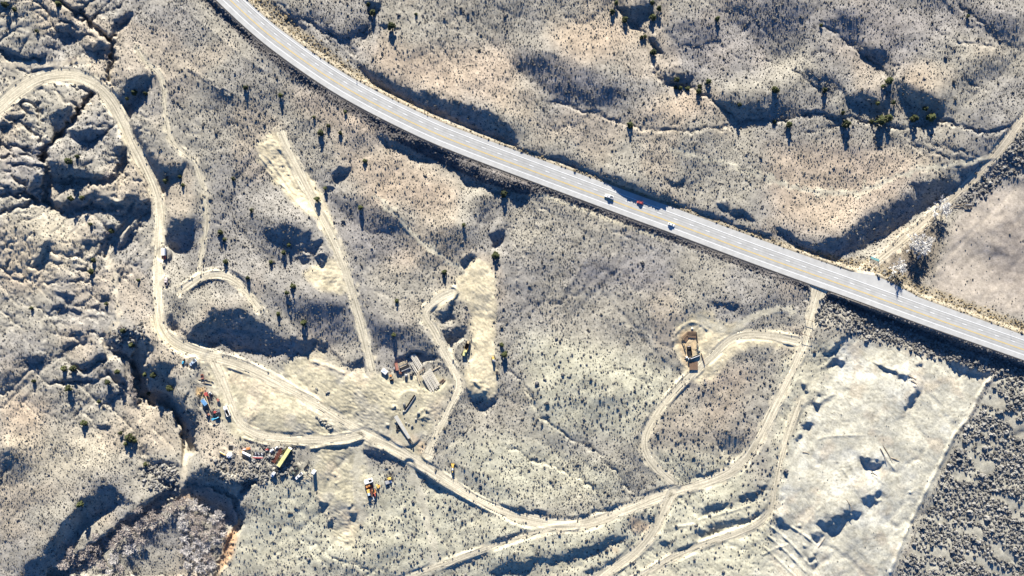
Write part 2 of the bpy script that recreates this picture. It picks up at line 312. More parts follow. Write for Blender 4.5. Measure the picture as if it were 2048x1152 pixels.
# gullies and rills: (line, depth m, half width px)
GUL = [
 (T(0,0,[(440,0),(560,80),(650,110),(720,190),(790,270),(900,300),(905,390),(885,430),(905,520),(860,640)]),2.6,7),
 (T(0,0,[(1000,20),(860,110),(750,150),(720,190)]),1.4,6), (T(0,0,[(1050,130),(960,220),(900,300)]),1.6,6),
 (T(0,0,[(300,20),(420,120),(560,200),(640,250),(760,320)]),1.0,6), (T(0,0,[(0,940),(110,950),(200,1020),(330,1110),(370,1152)]),1.6,7),
 (T(0,0,[(300,830),(330,920),(340,1000),(330,1152),(360,1280)]),1.8,8), (T(0,0,[(150,860),(250,930),(330,960)]),1.0,6), (T(0,0,[(200,800),(290,870),(330,930)]),0.9,5),
 (T(0,0,[(800,715),(720,790),(640,880),(590,950),(520,1060),(400,1140),(360,1250)]),2.4,8), (T(0,0,[(560,650),(600,700),(700,740)]),1.2,6),
 (T(0,0,[(440,700),(470,780),(560,830),(640,860)]),1.0,6), (T(0,0,[(100,780),(200,790),(300,830)]),0.9,6),
 (T(0,1,[(-40,20),(150,30),(260,70),(360,60)]),1.5,6), (T(0,1,[(-40,120),(100,105),(200,90),(370,110)]),1.3,6), (T(0,1,[(240,175),(370,195)]),1.2,5),
 (T(0,1,[(0,50),(120,70),(230,100),(370,150)]),0.8,5), (T(0,1,[(60,160),(200,170),(330,220),(390,230)]),0.9,5),
 (T(0,1,[(100,260),(200,340),(240,420),(300,470),(370,485)]),1.8,7), (T(0,1,[(-40,350),(150,372),(260,430)]),1.6,7), (T(0,1,[(-40,565),(70,540),(150,510),(290,470)]),1.4,6),
 (T(0,1,[(370,0),(360,120),(400,210),(370,300),(350,400),(380,470),(420,540)]),2.2,8), (T(0,1,[(1010,0),(980,160),(1010,250),(940,330),(930,420)]),1.8,8),
 (T(0,1,[(380,950),(600,1000),(800,1030)]),0.7,6), (T(0,1,[(360,840),(560,900),(720,930),(800,990)]),0.7,6), (T(0,1,[(120,1090),(400,1120),(700,1090),(820,1060)]),0.6,6),
 (T(0,1,[(1040,600),(1060,700),(1000,800)]),1.5,6), (T(0,1,[(1210,520),(1120,600),(1080,700)]),1.2,6), (T(0,1,[(1140,560),(1090,660),(1050,740)]),0.8,5),
 (T(0,2,[(330,240),(560,210),(800,240)]),0.6,5), (T(0,2,[(420,300),(650,250),(820,260)]),0.6,5), (T(0,2,[(500,130),(700,150),(820,190)]),0.9,6), (T(0,2,[(540,390),(700,360),(830,380)]),0.7,5),
 (T(0,2,[(560,620),(660,672),(780,610),(880,530)]),1.4,6), (T(0,2,[(400,760),(620,768),(800,730),(880,690),(1000,770)]),1.4,6), (T(0,2,[(870,700),(940,740),(1010,790)]),1.2,6),
 (T(0,2,[(830,400),(860,480),(920,530),(1000,560),(1060,600)]),1.2,7), (T(0,2,[(1000,770),(1010,900),(1060,940)]),1.2,8), (T(0,2,[(880,890),(990,830),(1000,790)]),1.0,5),
 (T(0,2,[(1080,640),(1110,740),(1090,860),(1120,930)]),1.6,7),
 (T(0,3,[(1110,100),(1180,190),(1240,270),(1380,260)]),1.1,6), (T(0,3,[(1210,310),(1290,380),(1430,430)]),1.0,6),
 (T(2,0,[(820,0),(850,90),(930,160),(1000,210),(1060,290),(1140,380),(1175,430),(1130,480),(1150,560),(1170,660),(1200,690),(1300,682),(1400,690),(1540,750),(1600,800),(1720,880),(1800,962),(2048,968),(2248,950),(2350,905),(2478,915),(2650,945),(2888,977),(2968,1002),(3058,1037),(3178,1022),(3278,992),(3388,957),(3528,982),(3648,1032),(3768,1062),(3878,1052),(3990,1000)]),1.5,5.5),
 (T(2,0,[(300,815),(420,840),(640,910),(860,980),(950,1000),(1130,1040),(1300,1045),(1560,1040),(1720,1020),(1800,975)]),1.0,5),
 (T(2,0,[(1100,560),(1140,580),(1160,640)]),0.6,4), (T(2,0,[(920,600),(1010,665)]),0.6,3),
 (T(3,0,[(420,190),(480,230),(560,280),(740,420),(880,530),(960,600)]),1.2,5), (T(3,0,[(1100,470),(1050,510),(1020,590),(970,640),(930,700)]),0.9,5),
 (T(3,0,[(1300,240),(1440,300),(1550,345),(1700,360),(1790,375)]),0.8,4.5), (T(3,0,[(1480,0),(1640,130),(1720,190),(1790,270)]),0.8,5),
 (T(3,0,[(-60,470),(0,480),(120,520),(240,590),(340,670),(420,740)]),0.7,4.5), (T(3,0,[(1580,620),(1630,690),(1780,725)]),0.7,4.5), (T(3,0,[(1010,620),(1050,720),(1100,800)]),0.6,5),
 (T(3,0,[(260,1055),(400,1045),(520,1020),(600,985)]),0.7,4), (T(2,0,[(1720,420),(1880,520),(1900,600),(2000,680),(2060,700)]),0.5,4),
 (T(3,1,[(1110,5),(1300,45),(1420,100),(1560,125)]),0.8,4.5), (T(3,1,[(1250,-10),(1400,20),(1560,70),(1700,100)]),0.7,4.5),
 (T(2,1,[(0,430),(100,440),(240,510),(400,590)]),0.5,4), (T(2,1,[(700,640),(900,740),(1150,860)]),0.4,4), (T(1,1,[(1960,600),(1990,680),(1960,780),(1890,840)]),0.9,6), (T(1,1,[(1990,660),(2060,690),(2070,800)]),0.6,5),
 (T(2,2,[(-40,640),(0,690),(120,800),(200,980),(280,1080),(400,1150),(480,1210),(640,1280),(700,1325),(800,1440),(930,1610)]),0.9,4.5),
 (T(2,3,[(-60,110),(0,130),(80,160),(130,235),(340,260),(400,320),(560,390),(700,460),(740,510)]),0.8,4), (T(2,3,[(545,170),(600,260),(670,340)]),0.5,3.5),
 (T(1,2,[(1250,80),(1120,100),(1090,60),(960,30)]),0.5,5), (T(1,3,[(420,870),(520,930),(560,960),(700,1050),(800,1050),(950,1130)]),0.7,4.5), (T(1,3,[(1100,630),(1160,680),(1240,790),(1300,860)]),0.4,4),
 (T(3,2,[(690,335),(600,400),(560,480),(480,530),(400,620)]),0.8,4), (T(1,0,[(180,30),(250,80),(420,190),(560,260),(700,320),(800,450)]),1.0,6),
 (T(3,3,[(120,300),(150,460),(110,560),(60,640)]),0.5,4), (T(1,0,[(870,40),(930,120),(945,210),(870,330),(790,420)]),1.0,6),
 (T(2,2,[(850,620),(960,690),(1050,740),(1110,790)]),0.6,5), (T(2,3,[(1640,60),(1700,160),(1760,215)]),0.5,4),
]
for pts, dep, hw in GUL:
    ln = smooth_line(pts)
    s_, D, sg, al = dist_line(ln, hw * 3, warp=True)
    if ln[:, 0].mean() < 400: dep = dep * 1.35
    tap = sstep(0, 25, al) * 0.6 + 0.4
    hgt[s_] -= dep * tap * np.exp(-(D / (hw * 0.75)) ** 2) * (0.75 + 0.35 * np.sin(al / 9.0))
# steep sided washes with flat floors: (line, half width px, depth m)
CANYON = [
 (T(0,0,[(830,705),(700,800),(600,930),(520,1060),(420,1120),(360,1180)]), 4, 2.4), (T(0,1,[(380,-20),(365,140),(395,230),(360,330),(350,400),(400,500)]), 5, 2.8),
 (T(0,1,[(1000,60),(985,180),(940,270),(820,305),(700,300),(520,290),(420,280),(365,320)]), 6, 3.0), (T(0,1,[(1035,505),(940,500),(760,500),(560,525),(440,510),(385,450)]), 6, 3.2),
 (T(0,0,[(890,300),(905,390),(895,440),(905,520),(870,630)]), 4, 2.6), (T(0,1,[(1040,560),(985,680),(870,750),(840,900)]), 4, 2.0), (T(0,0,[(560,70),(650,110),(720,190),(790,265),(890,300)]), 4, 2.0),
 (T(0,2,[(1130,430),(1120,560),(1110,700),(1130,820),(1200,870),(1340,890),(1440,1000),(1510,1130),(1520,1290)]), 12, 6.5), (T(0,2,[(830,380),(880,500),(990,545),(1110,600)]), 5, 2.0),
 (T(0,3,[(1440,430),(1360,500),(1200,610),(1060,690),(920,800),(780,920),(600,1040),(420,1150),(250,1260)]), 8, 4.0), (T(0,3,[(1440,450),(1560,400),(1720,420),(1850,500),(1915,600),(1925,720),(1860,850),(1780,1010),(1720,1160)]), 7, 4.0),
 (T(0,3,[(1900,500),(1960,430),(2020,395)]), 5, 3.0), (T(0,0,[(-40,420),(20,410),(90,455),(200,475),(360,480)]), 4, 1.8), (T(0,1,[(-40,400),(110,395),(240,415),(300,470)]), 4, 1.8),
]
CANM = np.zeros((NY, NX))
for pts, hw, dep in CANYON:
    ln = smooth_line(pts)
    s_, D, sg, al = dist_line(ln, hw + 12, warp=True)
    c = 1 - sstep(hw - 1.5, hw + 3.5, D)
    tap = sstep(0, 30, al) * 0.7 + 0.3
    CANM[s_] = np.maximum(CANM[s_], dep * c * tap)
FLOOR = [T(0,3,[(1400,520),(1500,440),(1640,420),(1780,500),(1880,620),(1890,740),(1820,860),(1750,1010),(1700,1170),(300,1170),(560,1080),(800,930),(1000,780),(1200,640)])]
s_, m = poly(FLOOR[0]); fm = np.zeros((NY, NX)); fm[s_][m] = 1; fm = blur(fm, 3.0)
CANM = np.maximum(CANM, 3.4 * fm)
hgt -= CANM
# low ridges, windrows, spoil heaps: (line, height m, half width px)
BERM = [
 (T(0,0,[(1450,60),(1700,250),(1900,420),(2100,560)]),0.35,4), (T(0,0,[(1500,545),(1640,640),(1840,770)]),0.5,3), (T(0,0,[(1540,560),(1680,640),(1870,750)]),0.45,3),
 (T(2,1,[(620,660),(640,760),(600,900),(540,1020),(440,1140),(380,1250)]),0.5,6), (T(3,3,[(1880,-500),(1780,-420),(1700,-330),(1620,-120),(1500,0),(1400,210),(1280,440),(1150,700),(1080,860),(980,1120)]),1.2,5),
 (T(3,3,[(380,-200),(440,-260),(520,-300)]),0.4,3), (T(3,3,[(400,60),(480,30),(760,25)]),0.4,3), (T(1,2,[(450,590),(520,600),(700,680)]),0.8,5), (T(0,2,[(1240,420),(1330,420),(1440,430)]),0.4,3),
 (T(0,2,[(1340,470),(1240,430),(1220,330)]),0.3,3), (T(1,3,[(-90,50),(0,82),(120,112),(260,128)]),1.0,3), (T(1,3,[(440,132),(600,105),(740,70)]),1.3,3), (T(1,2,[(80,700),(180,780),(60,720)]),0.4,3),
 (T(1,1,[(540,160),(620,320),(700,380)]),0.5,3), (T(1,1,[(30,100),(160,260),(300,440),(420,560),(560,740)]),0.6,3), (T(1,1,[(100,110),(200,250),(300,390)]),0.6,3), (T(1,1,[(180,20),(300,220),(400,360),(480,440)]),0.6,3),
 (T(1,1,[(200,120),(260,230),(330,350)]),0.6,2.6), (T(1,1,[(90,220),(160,300),(230,350)]),0.6,2.6), (T(1,1,[(960,410),(1100,530),(1350,770)]),0.3,2.5),
 (T(0,1,[(1500,1090),(1600,1010),(1760,985),(1860,1000),(1960,1060)]),0.7,2.6), (T(3,2,[(840,590),(900,620),(1000,660)]),0.6,3), (T(1,3,[(740,700),(820,640),(830,760)]),0.4,3), 
 (T(2,3,[(1500,700),(1700,650),(1900,590)]),0.5,3), (T(2,3,[(1300,760),(1450,740)]),0.5,3), (T(0,2,[(1560,755),(1660,765)]),0.2,2),
 (T(2,2,[(1270,470),(1300,370),(1400,270),(1500,280),(1560,330)]),0.5,4), (T(2,2,[(1290,420),(1340,600),(1400,640)]),0.35,3),
 (T(3,3,[(30,760),(200,900),(330,1060)]),0.7,3), (T(3,3,[(0,830),(150,960),(300,1120)]),0.7,3), (T(3,3,[(-30,920),(100,1040),(220,1160)]),0.6,3), (T(3,3,[(190,760),(300,830),(380,900)]),0.8,3), (T(3,3,[(-40,980),(60,930),(160,900)]),0.6,3),
 (T(3,3,[(240,830),(330,700),(420,600)]),0.35,2.4), (T(3,3,[(600,300),(700,450),(740,520)]),0.4,2.4), (T(3,3,[(640,230),(690,330)]),0.3,2.4), (T(3,3,[(900,130),(960,230),(1020,310)]),0.6,3), (T(3,3,[(830,330),(920,410)]),0.5,3),
 (T(1,3,[(850,60),(880,110),(1000,130)]),0.5,3),
]
for pts, dep, hw in BERM:
    ln = smooth_line(pts)
    s_, D, sg, al = dist_line(ln, hw * 3, warp=False)
    hgt[s_] += dep * np.exp(-(D / (hw * 0.7)) ** 2) * (0.8 + 0.3 * np.sin(al / 5.0))

# rills where the ground is bare and steep on the western badlands
bad = np.zeros((NY, NX))
for p in [[(-60,120),(300,160),(330,420),(240,640),(300,700),(330,860),(240,870),(-60,640)], [(-60,-60),(260,-60),(240,120),(-60,110)], [(-60,640),(260,640),(360,880),(330,940),(180,860),(-60,800)]]:
    s_, m = poly(p); bad[s_][m] = 1
bad = blur(bad, 14)
rid = np.abs(fbm(12, 70, 1.7, 21, (1.5, 0.8))) + 0.4 * np.abs(fbm(7, 40, 1.5, 22, (1.3, 0.9)))
hgt += bad * np.where(PY > 560, 0.12, 0.2) * (rid - rid.mean())
# running water: flood the map from its rim, gather the flow, cut its channels
import heapq
def flow(h):
    ny_, nx_ = h.shape; z = h.ravel().tolist(); n_ = nx_ * ny_
    par = [-1] * n_; seen = bytearray(n_); order = []; hp = []
    for i in list(range(nx_)) + list(range(n_ - nx_, n_)) + list(range(0, n_, nx_)) + list(range(nx_ - 1, n_, nx_)):
        if not seen[i]: seen[i] = 1; hp.append((z[i], i))
    heapq.heapify(hp); pop, push = heapq.heappop, heapq.heappush
    while hp:
        zi, i = pop(hp); order.append(i); x = i % nx_
        for d in (-1, 1, -nx_, nx_, -nx_ - 1, -nx_ + 1, nx_ - 1, nx_ + 1):
            j = i + d
            if j < 0 or j >= n_ or seen[j] or abs(j % nx_ - x) > 1: continue
            seen[j] = 1; par[j] = i; zj = z[j]
            push(hp, (zj if zj > zi else zi + 1e-5, j))
    acc = [1.0] * n_
    for i in reversed(order):
        p = par[i]
        if p >= 0: acc[p] += acc[i]
    return np.array(acc).reshape(ny_, nx_)
def gauss(a, n=1):
    for _ in range(n):
        p = np.pad(a, 1, mode='edge'); a = (p[:-2, 1:-1] + p[2:, 1:-1] + p[1:-1, :-2] + p[1:-1, 2:] + 2 * p[1:-1, 1:-1]) / 6
    return a
def upsample(a, ny_, nx_, f):
    y = np.arange(ny_) / f; x = np.arange(nx_) / f; j = np.minimum(y.astype(int), a.shape[0] - 2); i = np.minimum(x.astype(int), a.shape[1] - 2); v = (y - j)[:, None]; u = (x - i)[None]
    return a[j][:, i] * (1 - v) * (1 - u) + a[j + 1][:, i] * v * (1 - u) + a[j][:, i + 1] * (1 - v) * u + a[j + 1][:, i + 1] * v * u
c4 = hgt[::2, ::2]; c4 = gauss(c4, 1) + 0.35 * fbm(12, 80, 1.5, 25)[::2, ::2]
A = flow(c4); inc = gauss(np.minimum(A, 900) ** 0.42, 1)
hgt -= 0.050 * (upsample(inc, NY, NX, 2) - 1)
xa, xb = int((-80 - RX0) / RS), int((400 - RX0) / RS); ya, yb = int((-80 - RY0) / RS), int((1240 - RY0) / RS)
bl = (slice(ya, yb), slice(xa, xb)); badw = np.clip(bad[bl] * np.where(PY[bl] > 560, 0.7, 1.0), 0, 1)
for it in range(2):
    h0 = hgt[bl] + 0.25 * fbm(6, 40, 1.4, 26 + it)[bl]
    A = flow(h0); inc = np.minimum(A, 500) ** 0.45
    hgt[bl] -= badw * (0.062 * (gauss(inc, 1) - 1) + 0.03 * (gauss(inc, 3) - 1))
# rough ground inside steep faces
hgt += np.clip(DARKM, 0, 1) * 0.18 * fbm(5, 30, 1.4, 23)
# churned earth on the work sites: ridge-and-furrow marks of machines
def region(polys, sig, warp=True):
    a = np.zeros((NY, NX))
    for p in polys:
        s_, m = poly(p, warp); a[s_][m] = 1
    return blur(a, sig)
YARD = [[(385,700),(440,712),(500,728),(600,745),(640,735),(690,738),(745,745),(870,745),(905,760),(880,830),(840,895),(860,930),(960,1000),(900,975),(820,920),(720,885),(600,892),(480,884),(440,840),(415,760)],
        [(640,700),(690,735),(560,765),(520,740)], T(1,3,[(460,110),(850,60),(860,200),(900,400),(870,700),(760,920),(640,900),(560,640),(480,500),(460,240)])]
SPOIL = [[(1690,672),(1740,688),(1830,705),(1984,746),(1900,900),(1782,1160),(1560,1165),(1540,1060),(1560,1000),(1580,890),(1640,770)], [(1500,1160),(1560,1060),(1640,1100),(1640,1170)]]
TRACKS = [T(2,3,[(1150,740),(1400,640),(1750,600),(2048,500),(2100,700),(2100,1160),(600,1160),(1000,960)]), [(1560,720),(1640,680),(1690,690),(1640,780),(1580,900),(1560,1000),(1530,1010),(1545,900)]]
PADS = [[(842,614),(868,592),(905,570),(926,538),(952,516),(980,528),(991,560),(991,620),(989,700),(996,782),(975,802),(935,788),(925,750),(938,705),(944,650),(936,612),(915,598),(885,608),(864,628)],
        T(1,1,[(0,0),(150,-100),(270,-40),(330,180),(480,300),(560,460),(620,640),(660,740),(600,720),(440,580),(280,440),(120,280),(0,120)]), T(1,1,[(380,1010),(520,960),(600,900),(660,960),(740,1100),(760,1170),(560,1190),(440,1140)]),
        [(1352,650),(1382,628),(1412,622),(1440,638),(1490,655),(1594,668),(1594,696),(1505,690),(1465,706),(1442,740),(1400,768),(1372,748),(1348,702)], T(0,2,[(1240,200),(1340,360),(1500,440),(1700,520),(1640,600),(1450,500),(1300,420),(1220,330)])]
yard = region(YARD, 5); spoil = region(SPOIL, 4); pads = region(PADS, 3)
tracks = region(TRACKS, 10); churn = np.clip(0.75 * tracks + yard + 0.4 * spoil + 0.7 * pads, 0, 1)
tr_ = np.zeros((NY, NX)); wsum = 1e-6
for q_, an in enumerate((0.45, 1.2, -0.6, 2.0)):
    wq = np.exp(1.6 * fbm(50, 260, 2, 33 + q_)); tr_ = tr_ + wq * fbm(4, 16, 1.0, 31 + q_, (0.25, 1.6), an); wsum = wsum + wq
tr_ = tr_ / wsum; tr_ /= tr_.std()
hgt += churn * 0.11 * tr_ + churn * 0.05 * fbm(8, 40, 1.4, 39)
# piles of earth and rubble
def heap(x, y, rx, ry, h, rot=0.0):
    c, s__ = math.cos(rot), math.sin(rot)
    i0, i1 = int((x - rx * 2 - ry - RX0) / RS), int((x + rx * 2 + ry - RX0) / RS) + 2
    j0, j1 = int((y - ry * 2 - rx - RY0) / RS), int((y + ry * 2 + rx - RY0) / RS) + 2
    q = (slice(max(j0, 0), j1), slice(max(i0, 0), i1))
    X, Y = WX[q] - x, WY[q] - y
    d = np.hypot((X * c + Y * s__) / rx, (-X * s__ + Y * c) / ry)
    hgt[q] += h * np.maximum(0, 1 - d) ** 1.2
for a in [(788,812,12,8,1.2),(832,818,14,8,1.6,0.4),(850,838,12,8,1.2),(838,850,10,7,1.3),(820,862,9,7,1.0),(858,822,9,7,1.0),(778,852,10,8,1.3),(812,846,9,6,1.2),(650,840,16,5,1.0,0.6),(661,850,10,5,0.9,0.6),
          (955,768,14,7,1.5,0.5),(970,780,10,6,1.3),(633,782,4,4,0.9),(656,785,4,3,0.9),(406,786,9,6,0.8),(668,945,8,6,0.8),(672,965,10,5,0.8,0.4),(640,1000,7,5,1.0),(655,1035,8,5,0.9),(700,1010,7,8,1.1),(705,1030,8,5,0.8),(690,1080,12,16,0.8,0.3),
          (1820,985,9,5,0.8),(1760,1000,10,5,0.8),(1705,1035,10,6,1.0),(1740,1015,9,5,1.0),(1672,1050,8,5,1.0),(1600,1050,8,6,1.0),(1610,1090,8,8,1.1),(1735,915,10,5,1.0),(1752,925,8,5,0.9),(1833,770,6,3,0.7),(1822,760,6,3,0.7),
          (560,330,4,3,.9),(566,338,4,3,.9),(574,347,4,3,1.0),(548,350,5,3,.7),(586,408,4,3,.8),(676,345,7,4,1.2),(664,374,8,4,1.2),(690,350,8,4,.8),(645,498,8,5,1.2),(636,512,9,5,1.4),(644,524,10,6,1.6),(612,508,7,4,1.2)]:
    heap(*a)
for k in range(9): heap(1034 + 24 * math.sin(k * 0.35 + 2.2) + 24, 455 + k * 16, 7, 5, 0.7)

def hat(x, y):
    """ground height under photo pixels x, y"""
    fx = np.clip((np.asarray(x, float) - RX0) / RS, 0, NX - 1.001); fy = np.clip((np.asarray(y, float) - RY0) / RS, 0, NY - 1.001)
    i = fx.astype(int); j = fy.astype(int); u = fx - i; v = fy - j
    return hgt[j, i] * (1 - u) * (1 - v) + hgt[j, i + 1] * u * (1 - v) + hgt[j + 1, i] * (1 - u) * v + hgt[j + 1, i + 1] * u * v

def W(x, y, z):
    k = (CAMH - z) / CAMH
    return ((x - 1024) * S * k, (576 - y) * S * k, z)

def smooth1(a, sig):
    n = int(sig * 3); k = np.exp(-0.5 * (np.arange(-n, n + 1) / sig) ** 2); k /= k.sum()
    return np.convolve(np.pad(a, n, mode='edge'), k, 'valid')

# ------------------------------------------------------------------ roads: bench the ground to a smoothed grade
HWY = smooth_line([(250,-220),(340,-118),(400,-58),(460.5,0),(508,44.5),(559,86.7),(660,158),(750,209),(860,262.6),(930,290.8),(1020,325),(1190,388.4),(1279,421.6),(1338,442.6),(1480,496.3),(1558,524.8),(1628,549.8),(1700,575),(1778,603.7),(1860,633.8),(1966,670.8),(2048,699.7),(2200,752),(2480,850)], 3.0, 2)
def hwy_up(x):  return np.interp(x, [300, 460, 900, 1480, 1690, 1735, 1770, 1830, 2048], [21, 21.5, 25.5, 30, 30.5, 40, 38, 29, 27.5])
HWY_LO = 19.6
def bench(line, up, lo, feather, sig, cut=0.0, keep=1.0):
    hz = smooth1(hat(line[:, 0], line[:, 1]), sig) - cut
    al0 = np.r_[0, np.cumsum(np.hypot(*np.diff(line, axis=0).T))]
    s_, D, sg, al = dist_line(line, float(np.max(up)) + feather + 6)
    z = np.interp(al, al0, hz)
    u = np.interp(al, al0, up) if np.ndim(up) else up
    l_ = np.interp(al, al0, lo) if np.ndim(lo) else lo
    edge = np.where(sg < 0, u, l_)
    w = keep * (1 - sstep(0, feather, D - edge))
    hgt[s_] = hgt[s_] * (1 - w) + z * w
    return hz
hup = hwy_up(HWY[:, 0])
hwy_fill = np.interp(HWY[:, 0], [300, 600, 900, 1020, 1090, 1330, 1500, 1600, 1700, 2048, 2200], [1.2, 1.6, 2.2, 2.0, 0.7, 0.7, 1.0, 1.0, 2.2, 2.6, 2.4])
hwy_z = bench(HWY, hup + 2.0, HWY_LO + 3.0, 7, 55)
hwy_z = bench(HWY, hup + 2.0, HWY_LO + 3.0, 9, 30, -hwy_fill)
ROADS = {   # name: (points, half widths px, material key, windrow height)
 'haul_road': ([(-120,290),(-60,255),(0,214),(30,185),(75,158),(120,148),(160,152),(200,175),(225,204),(245,243),(265,292),(290,338),(312,385),(320,430),(318,500),(317,560),(316,620),(324,660),(345,684),(385,703),(430,715),(490,732),(560,768),(620,800),(680,840),(740,872),(800,903),(850,935),(905,970),(960,1004),(1030,1034),(1100,1050),(1170,1049),(1240,1025),(1340,984),(1420,963),(1480,934),(1512,890),(1540,830),(1580,752),(1605,700),(1620,645),(1632,600),(1640,574)], [14,14,13,13,12,12,12,12,11,10,10,9,9,9,9,9,9,9,10,11,10,9,8,8,8,8,9,9,9,9,9,10,10,10,10,9,9,8,8,8,7,7,8,13], 'dirt_road', 0.28),
 'dirt_track': ([(272,92),(290,125),(320,146),(328,180),(331,240),(346,290),(385,315),(396,340),(411,400),(416,450),(405,500),(396,545),(380,562)], 4, 'track', 0.2),
 'dirt_track_2': ([(362,582),(400,554),(440,547),(475,562),(500,592),(520,618)], 6, 'track', 0.3),
 'dirt_track_3': ([(560,262),(600,350),(636,420),(662,470),(688,530),(708,600),(728,670),(744,742)], [7,8,8,8,8,8,8,8], 'track', 0.35),
 'dirt_track_4': ([(905,583),(880,594),(856,612),(846,630),(870,662),(890,710),(912,745),(920,770),(902,810),(872,868),(856,908)], 7, 'dirt_road', 0.4),
 'dirt_track_5': ([(1594,682),(1540,671),(1490,666),(1455,680),(1425,710),(1392,740),(1350,780),(1312,830),(1290,868),(1290,902),(1310,935),(1348,968)], 7, 'track', 0.3),
 'dirt_track_6': ([(1400,640),(1440,655),(1470,664),(1500,632),(1545,616),(1592,622)], 5, 'faint', 0.0),
 'dirt_track_7': ([(1346,985),(1328,1020),(1310,1060),(1280,1098),(1240,1128),(1195,1160),(1150,1200)], [9,9,8,9,9,9,9], 'track', 0.25),
 'dirt_track_8': ([(780,1170),(837,1146),(937,1111),(1024,1078),(1090,1060),(1150,1052)], 4.5, 'track', 0.15),
 'dirt_track_9': ([(1260,1165),(1350,1112),(1420,1084),(1500,1058),(1540,1028),(1548,980),(1568,890),(1600,800)], 5, 'track', 0.15),
 'gravel_lane': ([(2160,110),(2048,236),(2000,300),(1960,345),(1900,402),(1850,442),(1800,486),(1764,516),(1742,534),(1722,562)], [8,8,8,7,7,7,7,7,9,13], 'lane', 0.12),
 'two_track': ([(1340,300),(1430,320),(1536,356),(1590,376),(1650,386),(1720,385),(1760,368),(1800,346),(1870,335),(1950,322),(1985,312)], 2.5, 'faint', 0.0),
 'two_track_2': ([(752,392),(790,428),(830,475),(880,512),(924,542)], 2.6, 'faint', 0.0),
 'dirt_track_10': ([(818,930),(845,1000),(858,1050),(872,1100),(866,1138)], 5.5, 'faint', 0.0),
 'dirt_track_11': ([(716,884),(715,960),(720,1010),(726,1042)], 6, 'faint', 0.0),
 'dirt_track_12': ([(425,716),(445,760),(462,810),(478,850),(520,874),(600,881),(680,880),(728,868)], [6,6,6,7,8,8,8,7], 'dirt_road', 0.3),
 'wash_bed': ([(262,440),(240,462),(216,490),(212,515),(226,542),(235,580),(236,620),(232,652),(216,664),(208,690),(222,712)], 3.5, 'wash', 0.0),
 'wash_bed_2': ([(369,872),(371,900),(370,930),(364,968)], 4, 'wash', 0.0),
 'wash_bed_3': ([(-60,128),(20,130),(80,128),(160,124),(180,118)], 4.5, 'wash', 0.0),
 'canyon_floor': ([(330,800),(350,830),(378,870),(385,900)], 3, 'wash', 0.0),
}
road_lines = {}
for nm, (pts, hw, key, win) in ROADS.items():
    if nm == 'canyon_floor': continue
    ln = smooth_line(pts, 2.0, 3)
    al = np.r_[0, np.cumsum(np.hypot(*np.diff(ln, axis=0).T))]
    p0 = np.array(pts, float); a0 = np.r_[0, np.cumsum(np.hypot(*np.diff(p0, axis=0).T))]
    w = np.interp(al / al[-1], a0 / a0[-1], hw) if np.ndim(hw) else np.full(len(ln), float(hw))
    w = w * (1 + 0.10 * smooth1(np.random.default_rng(len(nm)).standard_normal(len(ln)) * 6, 8))
    soft = key in ('faint', 'wash')
    bench(ln, w + (0 if soft else 2), w + (0 if soft else 2), 5, 12 if soft else 26, 0.0, 0.75 if soft else 1.0)
    if win > 0:
        s_, D, sg, a_ = dist_line(ln, 30)
        e = np.interp(a_, al, w) + 2.0
        brk = sstep(-0.5, 0.6, fbm(20, 120, 1.5, 40 + len(pts))[s_])
        hgt[s_] += win * 1.5 * np.exp(-((D - e) / 1.6) ** 2) * brk
    road_lines[nm] = (ln, w, key)
# keep the highway bench clean after the side roads were cut
hwy_z = bench(HWY, hup + 1.0, HWY_LO + 2.0, 3, 12)

def level(x, y, r_, feather=4, dz=0.0):
    i0, i1 = int((x - r_ - feather - RX0) / RS), int((x + r_ + feather - RX0) / RS) + 2
    j0, j1 = int((y - r_ - feather - RY0) / RS), int((y + r_ + feather - RY0) / RS) + 2
    q = (slice(j0, j1), slice(i0, i1))
    d = np.hypot(PX[q] - x, PY[q] - y)
    core = d < r_
    z = hgt[q][core].mean() + dz
    w = 1 - sstep(r_, r_ + feather, d)
    hgt[q] = hgt[q] * (1 - w) + z * w
for a in [(385,725,12),(366,725,7),(404,755,9),(418,800,18),(410,806,11),(430,832,16),(453,824,13),(462,895,7),(446,908,10),(459,911,8),(462,926,22),(492,899,10),(494,908,11),(516,912,14),(534,900,5),(548,898,8),
          (556,910,22),(566,918,26),(547,950,14),(589,941,14),(598,953,14),(613,934,9),(627,947,8),(576,978,5),(740,975,22),(755,973,8),(775,960,12),(769,744,9),(781,755,8),(789,738,5),(806,734,16),(801,748,6),(812,752,7),(822,752,6),
          (834,729,24),(864,752,28),(820,806,24),(811,860,32),(931,702,20),(986,720,10),(994,750,6),(905,940,9),(1383,693,0.1),(1937,412,10),(328,508,13),(332,565,11)]:
    if a[2] > 1: level(*a)
# the stepped excavation: a pit sunk into its pad
PIT = [(1368,676),(1385,666),(1394,664),(1398,700),(1402,736),(1380,740),(1376,712)]
s_, m = poly(PIT, False)
CORNER = [(2130,742),(1988,756),(1905,905),(1790,1160),(1780,1230),(2130,1230)]
